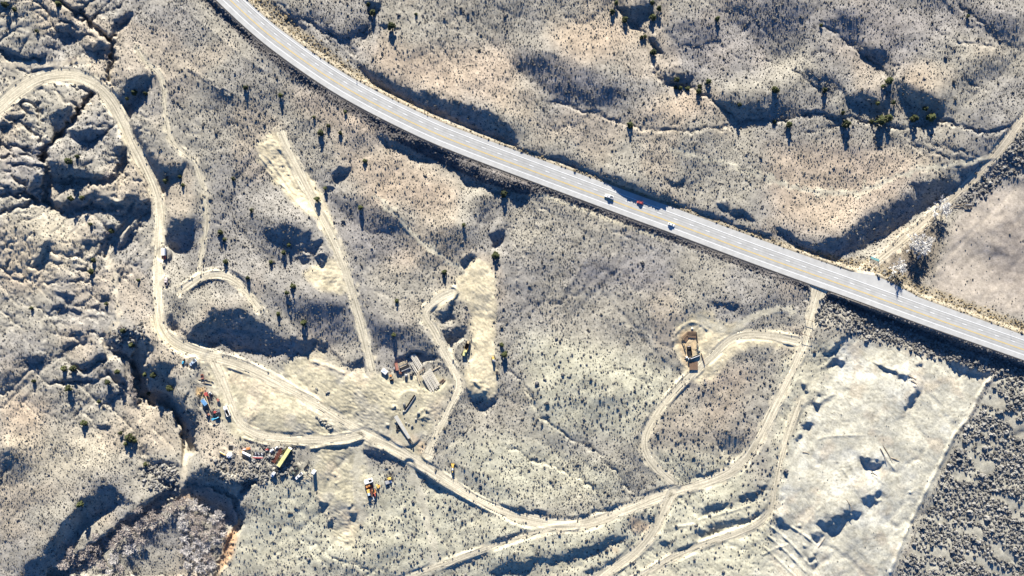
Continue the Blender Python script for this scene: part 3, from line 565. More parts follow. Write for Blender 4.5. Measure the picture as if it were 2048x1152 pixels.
# ------------------------------------------------------------------ soil colours (base colours of dry earth; the grey areas also carry slope shade)
col = np.zeros((NY, NX, 3)); col[:] = (0.285, 0.265, 0.218)
def tint(mask, c, k=1.0):
    global col
    m = np.clip(mask * k, 0, 1)[..., None]; col = col * (1 - m) + np.array(c) * m
tint(sstep(-0.3, 1.2, fbm(70, 420, 1.8, 51)), (0.235, 0.225, 0.212), 0.55)
tint(sstep(0.1, 1.4, fbm(50, 300, 1.8, 52)), (0.34, 0.285, 0.215), 0.55)
PINK = [T(2,0,[(400,180),(850,160),(1050,260),(700,480),(500,480),(300,300)]), T(2,0,[(1000,800),(1500,720),(1700,900),(1300,960)]), T(3,0,[(480,260),(820,460),(800,560),(560,420)]), T(3,0,[(1050,560),(1300,600),(1250,740),(1050,700)]),
        T(3,1,[(0,0),(1100,40),(1300,150),(1000,450),(700,600),(560,740),(200,700),(0,400)]), T(1,0,[(800,380),(2048,380),(2048,860),(1600,760),(1100,600)]), T(1,1,[(600,0),(1200,120),(1650,330),(1500,560),(900,480)]), T(1,0,[(200,660),(1000,980),(900,1152),(400,900)]),
        T(0,1,[(0,620),(300,820),(260,1152),(0,1152)]), T(0,2,[(0,560),(200,620),(60,700)]), T(0,2,[(0,880),(400,880),(300,1400),(0,1300)]), T(1,1,[(1150,820),(1340,880),(1300,1000),(1050,980)]), T(2,2,[(1480,650),(1900,620),(1950,760),(1700,860)]), T(2,2,[(1600,900),(1850,880),(1800,1050),(1600,1040)]), T(3,0,[(1600,360),(1800,380),(1700,470)])]
tint(region(PINK, 16), (0.37, 0.29, 0.21), 0.65)
GREY_SOIL_SHADE = [T(2,0,[(0,380),(700,560),(900,760),(400,840),(100,600)]), T(2,0,[(1200,160),(2048,0),(2048,600),(1400,600)]), T(3,0,[(0,0),(2048,0),(2048,300),(1500,260),(1000,600),(400,200),(0,400)]), T(1,1,[(560,400),(1050,560),(1250,820),(900,1000),(640,800)]),
        T(1,2,[(200,100),(720,120),(820,460),(400,400)]), T(1,2,[(860,200),(1400,420),(1300,500),(950,460)]), T(0,1,[(0,0),(400,0),(360,300),(0,320)]), T(1,2,[(500,560),(680,640),(560,700),(460,620)]), T(2,1,[(500,900),(1200,900),(1300,1152),(400,1152)]), T(3,1,[(1340,420),(1700,300),(2048,250),(2048,700),(1700,560)])]
tint(region(GREY_SOIL_SHADE, 18), (0.225, 0.213, 0.21), 0.65)  # grey-purple soil, with the shade of dim slopes painted into its colour
CREAM = [[(640,940),(900,950),(1100,1060),(1340,990),(1300,900),(1480,900),(1560,1160),(440,1160),(520,960)], [(880,890),(1010,870),(1260,950),(1220,1000),(1000,1010)], [(1030,660),(1380,740),(1270,880),(1080,860)]]
tint(region(CREAM, 20), (0.42, 0.405, 0.30), 0.75)
tint(region([[(0,440),(130,430),(210,500),(120,560),(0,540)], [(0,860),(180,870),(260,930),(140,960),(0,930)]], 18), (0.42, 0.37, 0.27), 0.5)
MEAD = [(2100,330),(1965,395),(1900,450),(1880,520),(1850,590),(1960,620),(2100,650)]
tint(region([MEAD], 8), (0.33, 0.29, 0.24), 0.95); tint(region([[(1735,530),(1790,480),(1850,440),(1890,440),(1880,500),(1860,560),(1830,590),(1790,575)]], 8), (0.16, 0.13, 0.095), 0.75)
tint(region([[(2000,440),(2100,430),(2100,600),(1980,560)]], 14), (0.25, 0.215, 0.18), 0.6)
tint(yard, (0.385, 0.35, 0.245), 0.85); tint(pads, (0.52, 0.455, 0.31), 0.92); tint(spoil, (0.45, 0.43, 0.345), 0.92); tint(tracks, (0.42, 0.40, 0.30), 0.7)
tint(spoil * sstep(0.2, 1.5, fbm(25, 140, 1.6, 61)), (0.51, 0.495, 0.42), 0.8); tint(spoil * sstep(0.5, 1.6, fbm(20, 100, 1.6, 62)), (0.43, 0.37, 0.28), 0.6)
tint(yard * sstep(0.0, 1.4, fbm(20, 120, 1.6, 63)), (0.33, 0.31, 0.255), 0.7); tint(yard * sstep(0.2, 1.4, fbm(30, 160, 1.6, 64)), (0.50, 0.42, 0.30), 0.6)
tint(region([T(0,2,[(1560,830),(1640,790),(1640,860),(1600,880)])], 1.5), (0.60, 0.40, 0.18), 0.8)
tint(region([T(0,3,[(1790,820),(1900,760),(1920,850),(1840,1010),(1750,1140),(1740,1060)]), T(0,3,[(1400,530),(1500,480),(1540,520),(1420,560)])], 3), (0.40, 0.24, 0.13), 0.8)
tint(region([T(2,2,[(1330,350),(1470,340),(1500,480),(1440,660),(1340,560)])], 3), (0.46, 0.33, 0.19), 0.75)
tint(region([T(1,3,[(1230,20),(1400,120),(1420,200),(1300,160)])], 4), (0.50, 0.37, 0.24), 0.6)
tint(region([T(2,3,[(940,700),(1020,680),(1100,780),(980,820)]), T(2,3,[(780,920),(860,930),(820,990)])], 4), (0.42, 0.27, 0.17), 0.5)
# the strip beyond the highway's lower shoulder is dark broken rock; dry straw grows along its upper one
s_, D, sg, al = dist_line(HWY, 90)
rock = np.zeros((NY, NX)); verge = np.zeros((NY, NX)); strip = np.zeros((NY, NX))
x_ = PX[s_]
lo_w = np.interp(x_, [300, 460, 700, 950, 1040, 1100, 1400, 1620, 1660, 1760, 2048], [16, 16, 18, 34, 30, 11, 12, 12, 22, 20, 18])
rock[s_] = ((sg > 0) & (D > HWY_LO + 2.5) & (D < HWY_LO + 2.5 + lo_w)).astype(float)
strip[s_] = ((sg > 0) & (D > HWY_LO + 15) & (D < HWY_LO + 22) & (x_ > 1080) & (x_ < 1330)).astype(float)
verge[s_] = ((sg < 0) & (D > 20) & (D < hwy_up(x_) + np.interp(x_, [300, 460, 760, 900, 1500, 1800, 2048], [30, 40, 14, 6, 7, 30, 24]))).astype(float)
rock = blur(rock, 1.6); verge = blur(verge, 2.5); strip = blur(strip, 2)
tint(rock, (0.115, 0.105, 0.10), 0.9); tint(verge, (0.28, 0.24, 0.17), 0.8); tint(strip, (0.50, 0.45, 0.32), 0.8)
ROADC = {'dirt_road': (0.53, 0.475, 0.35), 'track': (0.49, 0.44, 0.325), 'lane': (0.45, 0.395, 0.295), 'faint': (0.42, 0.39, 0.30), 'wash': (0.42, 0.375, 0.29)}
bare = np.clip(yard + spoil + pads, 0, 1)
for nm, (ln, w, key) in road_lines.items():
    s_, D, sg, a_ = dist_line(ln, 24, warp=True)
    al = np.r_[0, np.cumsum(np.hypot(*np.diff(ln, axis=0).T))]
    e = np.interp(a_, al, w); m = 1 - sstep(-2, 7.0, D - e + 2.2 * fbm(8, 40, 1.2, 73)[s_])
    mk = m[..., None] * 0.9; col[s_] = col[s_] * (1 - mk) + np.array(ROADC[key]) * mk
    bare[s_] = np.maximum(bare[s_], 1 - sstep(-2, 1.5, D - e))
s_, D, sg, al = dist_line(HWY, 60)
onhwy = np.zeros((NY, NX)); onhwy[s_] = np.where(sg < 0, D < hwy_up(PX[s_]) + 2, D < HWY_LO + 3.5)
tint(np.clip(churn + spoil, 0, 1) * sstep(0.6, 1.8, tr_), (0.27, 0.245, 0.185), 0.6)
tint(region([CORNER], 3), (0.35, 0.335, 0.27), 0.75)
col *= (1 + 0.07 * fbm(4, 16, 1.0, 71) + 0.06 * fbm(10, 60, 1.4, 72))[..., None]
col = np.clip(col, 0.05, 0.8)

# ------------------------------------------------------------------ materials
def mat(name, base=(0.5, 0.5, 0.5), rough=0.8, metal=0.0, noise=0.0, nscale=3.0, bump=0.0, bscale=8.0, coords='Object', spec=0.3):
    m = bpy.data.materials.new(name); m.use_nodes = True
    n = m.node_tree; b = n.nodes['Principled BSDF']
    b.inputs['Base Color'].default_value = (*base, 1); b.inputs['Roughness'].default_value = rough; b.inputs['Metallic'].default_value = metal
    b.inputs['Specular IOR Level'].default_value = spec
    if noise or bump:
        tc = n.nodes.new('ShaderNodeTexCoord')
    if noise:
        t = n.nodes.new('ShaderNodeTexNoise'); t.inputs['Scale'].default_value = nscale; t.inputs['Detail'].default_value = 4
        n.links.new(tc.outputs[coords], t.inputs['Vector'])
        r = n.nodes.new('ShaderNodeMapRange'); r.inputs[1].default_value = 0.3; r.inputs[2].default_value = 0.7; r.inputs[3].default_value = 1 - noise; r.inputs[4].default_value = 1 + noise
        n.links.new(t.outputs['Fac'], r.inputs[0])
        v = n.nodes.new('ShaderNodeMix'); v.data_type = 'RGBA'; v.blend_type = 'MULTIPLY'; v.inputs[0].default_value = 1
        v.inputs[6].default_value = (*base, 1); n.links.new(r.outputs[0], v.inputs[7]); n.links.new(v.outputs[2], b.inputs['Base Color'])
    if bump:
        t2 = n.nodes.new('ShaderNodeTexNoise'); t2.inputs['Scale'].default_value = bscale; t2.inputs['Detail'].default_value = 3
        n.links.new(tc.outputs[coords], t2.inputs['Vector'])
        bp = n.nodes.new('ShaderNodeBump'); bp.inputs['Strength'].default_value = 1; bp.inputs['Distance'].default_value = bump
        n.links.new(t2.outputs['Fac'], bp.inputs['Height']); n.links.new(bp.outputs[0], b.inputs['Normal'])
    return m
def ground_mat(name, use_attr=True, base=None, ruts=0.0):
    m = bpy.data.materials.new(name); m.use_nodes = True
    n = m.node_tree; b = n.nodes['Principled BSDF']; b.inputs['Roughness'].default_value = 0.95; b.inputs['Specular IOR Level'].default_value = 0.1
    geo = n.nodes.new('ShaderNodeNewGeometry')
    def noise(scale, det, lo, hi, a, c):
        t = n.nodes.new('ShaderNodeTexNoise'); t.inputs['Scale'].default_value = scale; t.inputs['Detail'].default_value = det
        n.links.new(geo.outputs['Position'], t.inputs['Vector'])
        r = n.nodes.new('ShaderNodeMapRange'); r.inputs[1].default_value = lo; r.inputs[2].default_value = hi; r.inputs[3].default_value = a; r.inputs[4].default_value = c
        n.links.new(t.outputs['Fac'], r.inputs[0]); return t, r
    def mul(a, bsock):
        v = n.nodes.new('ShaderNodeMix'); v.data_type = 'RGBA'; v.blend_type = 'MULTIPLY'; v.inputs[0].default_value = 1
        n.links.new(a, v.inputs[6]); n.links.new(bsock, v.inputs[7]); return v.outputs[2]
    if use_attr:
        at = n.nodes.new('ShaderNodeAttribute'); at.attribute_name = 'soil'; c = at.outputs['Color']
    else:
        rg = n.nodes.new('ShaderNodeRGB'); rg.outputs[0].default_value = (*base, 1); c = rg.outputs[0]
    t1, r1 = noise(0.9, 4, 0.3, 0.7, 0.82, 1.16); t2, r2 = noise(0.16, 3, 0.3, 0.7, 0.9, 1.1)
    c = mul(mul(c, r1.outputs[0]), r2.outputs[0])
    if ruts:
        uv = n.nodes.new('ShaderNodeUVMap'); sx = n.nodes.new('ShaderNodeSeparateXYZ'); n.links.new(uv.outputs[0], sx.inputs[0])
        cb = n.nodes.new('ShaderNodeCombineXYZ'); q = n.nodes.new('ShaderNodeMath'); q.operation = 'MULTIPLY'; q.inputs[1].default_value = 0.035
        n.links.new(sx.outputs[0], cb.inputs[0]); n.links.new(sx.outputs[1], q.inputs[0]); n.links.new(q.outputs[0], cb.inputs[1])
        t = n.nodes.new('ShaderNodeTexNoise'); t.inputs['Scale'].default_value = 1.1; t.inputs['Detail'].default_value = 3; t.inputs['Distortion'].default_value = 0.4; n.links.new(cb.outputs[0], t.inputs['Vector'])
        r = n.nodes.new('ShaderNodeMapRange'); r.inputs[1].default_value = 0.32; r.inputs[2].default_value = 0.68; r.inputs[3].default_value = 1 - ruts; r.inputs[4].default_value = 1 + ruts
        n.links.new(t.outputs['Fac'], r.inputs[0]); c = mul(c, r.outputs[0])
    n.links.new(c, b.inputs['Base Color'])
    t3, _ = noise(1.6, 5, 0, 1, 0, 1)
    bp = n.nodes.new('ShaderNodeBump'); bp.inputs['Strength'].default_value = 1.0; bp.inputs['Distance'].default_value = 0.10 if not ruts else 0.05
    n.links.new(t3.outputs['Fac'], bp.inputs['Height']); n.links.new(bp.outputs[0], b.inputs['Normal'])
    return m
M = {}
M['ground'] = ground_mat('dry_soil')
for k, c in ROADC.items(): M[k] = ground_mat('packed_' + k, False, c, 0.36 if k in ('dirt_road', 'track', 'lane') else 0.12)

def mesh_obj(name, V, F, m, parent=None, uv=None, smooth=False):
    me = bpy.data.meshes.new(name); me.from_pydata([tuple(v) for v in V], [], [tuple(f) for f in F]); me.materials.append(m)
    if uv is not None:
        ul = me.uv_layers.new(name='UVMap'); idx = np.zeros(len(me.loops), int); me.loops.foreach_get('vertex_index', idx)
        ul.data.foreach_set('uv', np.asarray(uv, float)[idx].ravel())
    if smooth: me.shade_smooth()
    o = bpy.data.objects.new(name, me); COL.objects.link(o)
    if parent: o.parent = parent
    return o

# ------------------------------------------------------------------ the ground, one sheet out to the horizon
def axis(n_in0, n_in1, lo, hi):
    a = np.arange(n_in0, n_in1 + 0.1, 2.0)
    left = np.arange(lo, n_in0 - 1, 12.0); right = np.arange(n_in1 + 12, hi, 12.0)
    f = np.cumsum(30 * 1.28 ** np.arange(24))
    return np.r_[(left[0] - f)[::-1], left, a, right, right[-1] + f]
ax = axis(-36, 2084, -440, 2490); ay = axis(-36, 1188, -284, 1436)
GXX, GYY = np.meshgrid(ax, ay)
Z = hat(GXX, GYY)
out = np.maximum(np.maximum(RX0 + 12 - GXX, GXX - (RX0 + RS * NX - 14)), np.maximum(RY0 + 12 - GYY, GYY - (RY0 + RS * NY - 14)))
fade = sstep(0, 600, out); Z = Z * (1 - fade) + fade * (5 * np.sin(GXX / 310.0) * np.cos(GYY / 270.0) + 3 * np.sin(GXX / 127.0 + GYY / 160.0))
kz = (CAMH - Z) / CAMH
V = np.stack([(GXX - 1024) * S * kz, (576 - GYY) * S * kz, Z], -1).reshape(-1, 3)
nx, ny = len(ax), len(ay)
ii = np.arange(nx * ny).reshape(ny, nx)
Q = np.stack([ii[:-1, :-1], ii[1:, :-1], ii[1:, 1:], ii[:-1, 1:]], -1).reshape(-1, 4)
me = bpy.data.meshes.new('ground')
me.vertices.add(len(V)); me.vertices.foreach_set('co', V.astype(np.float32).ravel())
me.loops.add(Q.size); me.loops.foreach_set('vertex_index', Q.astype(np.int32).ravel())
me.polygons.add(len(Q)); me.polygons.foreach_set('loop_start', np.arange(0, Q.size, 4, dtype=np.int32)); me.polygons.foreach_set('loop_total', np.full(len(Q), 4, np.int32))
me.update(calc_edges=True); me.shade_smooth()
ci = np.clip(((GXX - RX0) / RS).round().astype(int), 0, NX - 1); cj = np.clip(((GYY - RY0) / RS).round().astype(int), 0, NY - 1)
C4 = np.ones((nx * ny, 4), np.float32); C4[:, :3] = col[cj, ci].reshape(-1, 3)
at = me.color_attributes.new('soil', 'FLOAT_COLOR', 'POINT'); at.data.foreach_set('color', C4.ravel())
me.materials.append(M['ground'])
ground = bpy.data.objects.new('ground', me); COL.objects.link(ground); ground['kind'] = 'structure'

def sheet(name, line, offs, m, lift, zs=None, halfw=None):
    """strip mesh along a screen line; offs = lateral fractions (with halfw) or pixels; + is to the right of travel"""
    t = np.gradient(line, axis=0); t /= np.hypot(t[:, 0], t[:, 1])[:, None]
    nrm = np.c_[-t[:, 1], t[:, 0]]
    al = np.r_[0, np.cumsum(np.hypot(*np.diff(line, axis=0).T))]
    Vv, UV = [], []
    for i in range(len(line)):
        for o in offs:
            d = o(i) if callable(o) else (o * halfw[i] if halfw is not None else o)
            x, y = line[i] + nrm[i] * d
            z = (zs[i] if zs is not None else float(hat(x, y))) + lift
            Vv.append(W(x, y, z)); UV.append((d * S, al[i] * S))
    k = len(offs); F = [(i * k + j, i * k + j + 1, (i + 1) * k + j + 1, (i + 1) * k + j) for i in range(len(line) - 1) for j in range(k - 1)]
    F = [f[::-1] for f in F]
    return mesh_obj(name, Vv, F, m, uv=UV, smooth=True)
# asphalt with darker wheel paths
ma = bpy.data.materials.new('asphalt'); ma.use_nodes = True
n = ma.node_tree; b = n.nodes['Principled BSDF']; b.inputs['Roughness'].default_value = 0.85; b.inputs['Specular IOR Level'].default_value = 0.2
uvn = n.nodes.new('ShaderNodeUVMap'); sx = n.nodes.new('ShaderNodeSeparateXYZ'); n.links.new(uvn.outputs[0], sx.inputs[0])
cr = n.nodes.new('ShaderNodeValToRGB'); mr = n.nodes.new('ShaderNodeMapRange'); mr.inputs[1].default_value = -12; mr.inputs[2].default_value = 8
n.links.new(sx.outputs[0], mr.inputs[0]); n.links.new(mr.outputs[0], cr.inputs[0])
g_ = lambda v: (v * 0.93, v * 0.92, v * 0.86, 1)
prof = [(-12, 0.462), (-7.2, 0.476), (-6.4, 0.455), (-5.9, 0.33), (-5.4, 0.455), (-4.6, 0.455), (-4.2, 0.34), (-3.7, 0.455), (-2.9, 0.462), (-2.5, 0.345), (-2.0, 0.455), (-1.2, 0.455), (-.8, 0.428), (.3, 0.455), (.9, 0.34), (1.4, 0.455), (2.4, 0.35), (2.9, 0.462), (3.8, 0.469), (7, 0.483)]
el = cr.color_ramp.elements
for i, (x, v) in enumerate(prof):
    p = (x + 12) / 20
    e = el[i] if i < 2 else el.new(p)
    e.position = p; e.color = g_(v)
tn = n.nodes.new('ShaderNodeTexNoise'); tn.inputs['Scale'].default_value = 0.25; tn.inputs['Detail'].default_value = 6
geo = n.nodes.new('ShaderNodeNewGeometry'); n.links.new(geo.outputs['Position'], tn.inputs['Vector'])
m2 = n.nodes.new('ShaderNodeMapRange'); m2.inputs[1].default_value = .3; m2.inputs[2].default_value = .7; m2.inputs[3].default_value = .9; m2.inputs[4].default_value = 1.1; n.links.new(tn.outputs['Fac'], m2.inputs[0])
mx = n.nodes.new('ShaderNodeMix'); mx.data_type = 'RGBA'; mx.blend_type = 'MULTIPLY'; mx.inputs[0].default_value = 1
n.links.new(cr.outputs[0], mx.inputs[6]); n.links.new(m2.outputs[0], mx.inputs[7]); n.links.new(mx.outputs[2], b.inputs['Base Color'])
M['asphalt'] = ma
M['white_paint'] = mat('road_paint_white', (0.78, 0.78, 0.75), 0.6); M['yellow_paint'] = mat('road_paint_yellow', (0.62, 0.44, 0.12), 0.6)
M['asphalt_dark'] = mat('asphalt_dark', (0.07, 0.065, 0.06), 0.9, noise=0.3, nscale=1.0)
o = sheet('highway', HWY, [lambda i: -hup[i], lambda i: -hup[i] * .75, lambda i: -15.0, -8.0, 0.0, 8.0, 15.0, HWY_LO], M['asphalt'], 0.10, hwy_z); o['kind'] = 'structure'
def mark(name, off, wd, m, dash=None):
    hz = np.array(hwy_z); al = np.r_[0, np.cumsum(np.hypot(*np.diff(HWY, axis=0).T))] * S
    t = np.gradient(HWY, axis=0); t /= np.hypot(t[:, 0], t[:, 1])[:, None]; nr = np.c_[-t[:, 1], t[:, 0]]
    Vv, F = [], []
    if dash is None: segs = [(al[0], al[-1])]
    else: segs = [(a, a + dash[0]) for a in np.arange(dash[2], al[-1] - 4, dash[1])]
    for a, b_ in segs:
        q = np.r_[a, al[(al > a + .3) & (al < b_ - .3)], b_]
        x = np.interp(q, al, HWY[:, 0]); y = np.interp(q, al, HWY[:, 1]); z = np.interp(q, al, hz) + 0.104
        nx_ = np.interp(q, al, nr[:, 0]); ny_ = np.interp(q, al, nr[:, 1]); base = len(Vv)
        for i in range(len(q)):
            for d in (off - wd / 2, off + wd / 2):
                Vv.append(W(x[i] + nx_[i] * d, y[i] + ny_[i] * d, z[i]))
        F += [(base + 2 * i, base + 2 * i + 2, base + 2 * i + 3, base + 2 * i + 1) for i in range(len(q) - 1)]
    o = mesh_obj(name, Vv, F, m); o['kind'] = 'structure'; return o
mark('edge_line', -18.0, 0.95, M['white_paint']); mark('edge_line', 9.9, 0.95, M['white_paint'])
mark('centre_line', -0.62, 0.8, M['yellow_paint']); mark('centre_line', 0.62, 0.8, M['yellow_paint'])
mark('lane_line', -8.9, 0.9, M['white_paint'], (3.2, 12.3, 1.5))
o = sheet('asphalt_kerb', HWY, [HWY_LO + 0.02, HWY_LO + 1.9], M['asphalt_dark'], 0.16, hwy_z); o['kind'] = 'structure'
for nm, (ln, w, key) in road_lines.items():
    if key in ('faint', 'wash'): continue
    inside = (ln[:, 0] > -300)
    # stop the lanes at the edge of the asphalt
    keep = [k for k in range(len(ln)) if not (np.min(np.hypot(HWY[:, 0] - ln[k, 0], HWY[:, 1] - ln[k, 1])) < 19.0)]
    l2, w2 = ln[keep], w[keep]
    g2 = np.random.default_rng(5); j1 = smooth1(g2.standard_normal(len(l2)) * 4.0, 3); j2 = smooth1(g2.standard_normal(len(l2)) * 4.0, 3)
    o = sheet(nm.rstrip('_0123456789'), l2, [lambda i: -w2[i] + j1[i], lambda i: -.8 * w2[i], lambda i: -.6 * w2[i], lambda i: -.4 * w2[i], lambda i: -.2 * w2[i], 0.0, lambda i: .2 * w2[i], lambda i: .4 * w2[i], lambda i: .6 * w2[i], lambda i: .8 * w2[i], lambda i: w2[i] + j2[i]], M[key], 0.07)
    o['kind'] = 'structure'
# ------------------------------------------------------------------ scrub
def leaf_mat(name, base, rnd=0.35, warm=(1, 1, 1)):
    m = bpy.data.materials.new(name); m.use_nodes = True
    n = m.node_tree; b = n.nodes['Principled BSDF']; b.inputs['Roughness'].default_value = 0.9; b.inputs['Specular IOR Level'].default_value = 0.1
    oi = n.nodes.new('ShaderNodeObjectInfo'); cr = n.nodes.new('ShaderNodeValToRGB')
    cr.color_ramp.elements[0].color = tuple(c * (1 - rnd) for c in base) + (1,)
    cr.color_ramp.elements[1].color = tuple(c * (1 + rnd) * w for c, w in zip(base, warm)) + (1,)
    n.links.new(oi.outputs['Random'], cr.inputs[0])
    tc = n.nodes.new('ShaderNodeTexCoord'); t = n.nodes.new('ShaderNodeTexNoise'); t.inputs['Scale'].default_value = 5
    n.links.new(tc.outputs['Object'], t.inputs['Vector'])
    r = n.nodes.new('ShaderNodeMapRange'); r.inputs[1].default_value = .3; r.inputs[2].default_value = .7; r.inputs[3].default_value = .75; r.inputs[4].default_value = 1.25
    n.links.new(t.outputs['Fac'], r.inputs[0])
    x = n.nodes.new('ShaderNodeMix'); x.data_type = 'RGBA'; x.blend_type = 'MULTIPLY'; x.inputs[0].default_value = 1
    n.links.new(cr.outputs[0], x.inputs[6]); n.links.new(r.outputs[0], x.inputs[7]); n.links.new(x.outputs[2], b.inputs['Base Color'])
    return m
M['sage'] = leaf_mat('sagebrush_leaves', (0.135, 0.127, 0.110), 0.45)
M['sage_pale'] = leaf_mat('pale_brush_leaves', (0.175, 0.168, 0.152), 0.45)
M['straw'] = leaf_mat('dry_grass', (0.24, 0.19, 0.11), 0.35)
M['sage_dark'] = leaf_mat('dark_brush_leaves', (0.115, 0.11, 0.105), 0.4)

def points_mesh(name, P, scl, rot, mtl, squash=0.85, sub=2):
    me = bpy.data.meshes.new(name)
    me.vertices.add(len(P)); me.vertices.foreach_set('co', np.asarray(P, np.float32).ravel())
    for nm, v in (('scl', scl), ('rot', rot)):
        a = me.attributes.new(nm, 'FLOAT', 'POINT'); a.data.foreach_set('value', np.asarray(v, np.float32))
    me.materials.append(mtl)
    o = bpy.data.objects.new(name, me); COL.objects.link(o); o['kind'] = 'stuff'
    ng = bpy.data.node_groups.new(name + '_nodes', 'GeometryNodeTree')
    ng.interface.new_socket('Geometry', in_out='INPUT', socket_type='NodeSocketGeometry'); ng.interface.new_socket('Geometry', in_out='OUTPUT', socket_type='NodeSocketGeometry')
    N, L = ng.nodes.new, ng.links.new
    gi, go = N('NodeGroupInput'), N('NodeGroupOutput')
    ico = N('GeometryNodeMeshIcoSphere'); ico.inputs['Radius'].default_value = 1; ico.inputs['Subdivisions'].default_value = sub
    tex = N('ShaderNodeTexNoise'); tex.inputs['Scale'].default_value = 1.6; tex.inputs['Detail'].default_value = 3
    pos = N('GeometryNodeInputPosition'); L(pos.outputs[0], tex.inputs['Vector'])
    sub_ = N('ShaderNodeMath'); sub_.operation = 'MULTIPLY_ADD'; sub_.inputs[1].default_value = 2.4; sub_.inputs[2].default_value = -0.25; L(tex.outputs['Fac'], sub_.inputs[0])
    vm = N('ShaderNodeVectorMath'); vm.operation = 'SCALE'; L(pos.outputs[0], vm.inputs[0]); L(sub_.outputs[0], vm.inputs['Scale'])
    vq = N('ShaderNodeVectorMath'); vq.operation = 'MULTIPLY_ADD'; vq.inputs[1].default_value = (1, 1, squash); vq.inputs[2].default_value = (0, 0, 0.3); L(vm.outputs[0], vq.inputs[0])
    sp = N('GeometryNodeSetPosition'); L(ico.outputs[0], sp.inputs['Geometry']); L(vq.outputs[0], sp.inputs['Position'])
    sm = N('GeometryNodeSetMaterial'); sm.inputs['Material'].default_value = mtl; L(sp.outputs[0], sm.inputs[0])
    na = N('GeometryNodeInputNamedAttribute'); na.data_type = 'FLOAT'; na.inputs[0].default_value = 'scl'
    nr = N('GeometryNodeInputNamedAttribute'); nr.data_type = 'FLOAT'; nr.inputs[0].default_value = 'rot'
    cx = N('ShaderNodeCombineXYZ'); L(nr.outputs['Attribute'], cx.inputs['Z'])
    ip = N('GeometryNodeInstanceOnPoints'); L(gi.outputs[0], ip.inputs['Points']); L(sm.outputs[0], ip.inputs['Instance']); L(cx.outputs[0], ip.inputs['Rotation']); L(na.outputs['Attribute'], ip.inputs['Scale'])
    L(ip.outputs[0], go.inputs[0])
    md = o.modifiers.new('scatter', 'NODES'); md.node_group = ng
    return o

def sample(step, dens_map, seed):
    """jittered grid over the picture and a margin, thinned by a 0..1 map"""
    g = np.random.default_rng(seed)
    xs = np.arange(-70, 2118, step); ys = np.arange(-70, 1222, step)
    X, Y = np.meshgrid(xs, ys); X = (X + g.uniform(-.5, .5, X.shape) * step * 1.3).ravel(); Y = (Y + g.uniform(-.5, .5, Y.shape) * step * 1.3).ravel()
    d = dens_map[np.clip(((Y - RY0) / RS).round().astype(int), 0, NY - 1), np.clip(((X - RX0) / RS).round().astype(int), 0, NX - 1)]
    k = g.uniform(0, 1, len(X)) < d
    return X[k], Y[k], g
def lay(X, Y, sink=0.0):
    z = hat(X, Y) - sink; k = (CAMH - z) / CAMH
    return np.c_[(X - 1024) * S * k, (576 - Y) * S * k, z]
corner = region([CORNER], 2); road_scrub = region([T(3,2,[(340,60),(460,60),(700,170),(1000,300),(1700,560),(2100,640),(2100,720),(1800,720),(1500,600),(1000,470),(720,370),(560,310),(380,280)]), T(0,3,[(1120,260),(1440,270),(1430,430),(1300,520),(1180,420)]), T(0,2,[(860,330),(1130,280),(1160,400),(900,480)]), T(1,3,[(0,150),(300,60),(300,300),(60,420),(-120,420)]), T(0,3,[(1500,330),(1800,180),(2048,250),(2048,360),(1850,400),(1650,280)])], 3)
lane_scrub = region([[(1985,300),(2060,250),(2060,330),(1960,400),(1905,420)], [(1735,535),(1790,545),(1800,575),(1770,560)]], 3)
hole = np.maximum(np.maximum(bare, onhwy), 0.55 * tracks)
clump = sstep(-1.4, 1.0, fbm(8, 60, 1.3, 81)) * 0.55 + 0.45 * sstep(-1.2, 0.8, fbm(60, 300, 1.6, 82))
mead = region([MEAD], 5)
low = region([[(640,940),(900,900),(1000,860),(1100,1060),(1340,990),(1480,940),(1300,900),(1300,830),(1560,700),(1560,1160),(440,1160),(520,960)], [(1030,660),(1380,740),(1290,880),(1080,880)]], 18)
d1 = (0.25 + 0.75 * clump) * (1 - hole) * (1 - np.clip(corner + road_scrub + rock, 0, 1)) * (1 - 0.93 * mead) * (1 - 0.15 * bad) * (1 - 0.35 * np.clip(DARKM, 0, 1))
d1 *= 1 - 0.45 * low
X, Y, g = sample(3.25, d1 * .95, 91)
X2, Y2, g2 = sample(9.5, np.clip(spoil + 0.5 * yard, 0, 1) * 0.28 * (1 - onhwy) * sstep(-0.5, 1.0, fbm(20, 120, 1.5, 83)), 92)
sc_ = np.exp(g.normal(math.log(0.30), 0.42, len(X))); sc2 = np.exp(g2.normal(math.log(0.26), 0.3, len(X2)))
points_mesh('sagebrush_scrub', lay(np.r_[X, X2], np.r_[Y, Y2]), np.r_[sc_, sc2], g.uniform(0, 6.28, len(X) + len(X2)), M['sage'], sub=1)
d2 = (1 - hole) * (0.065 * (1 - corner) * (1 - road_scrub) * (1 - mead) * sstep(-0.6, 1.2, fbm(30, 200, 1.5, 84)) + 0.40 * low * (0.3 + 0.7 * sstep(-0.8, 0.8, fbm(20, 120, 1.4, 85)))) * (1 - bad * 0.5)
X, Y, g = sample(7.5, d2, 93)
points_mesh('tall_brush', lay(X, Y), np.exp(g.normal(math.log(0.55), 0.32, len(X))), g.uniform(0, 6.28, len(X)), M['sage_dark'], 1.0)
d3 = (1 - hole) * np.clip(corner * sstep(-1.05, -0.1, fbm(8, 90, 1.3, 86, (2.2, 0.7), 0.45)) + road_scrub + 0.65 * lane_scrub, 0, 1)
X3, Y3, g3 = sample(4.3, d3 * 0.88, 94)
s3 = np.exp(g3.normal(math.log(0.78), 0.30, len(X3)))
big = np.argsort(-s3 * ((X3 > 0) & (X3 < 2044) & (Y3 > 4) & (Y3 < 1148)))[:300]
rest = np.setdiff1d(np.arange(len(X3)), big)
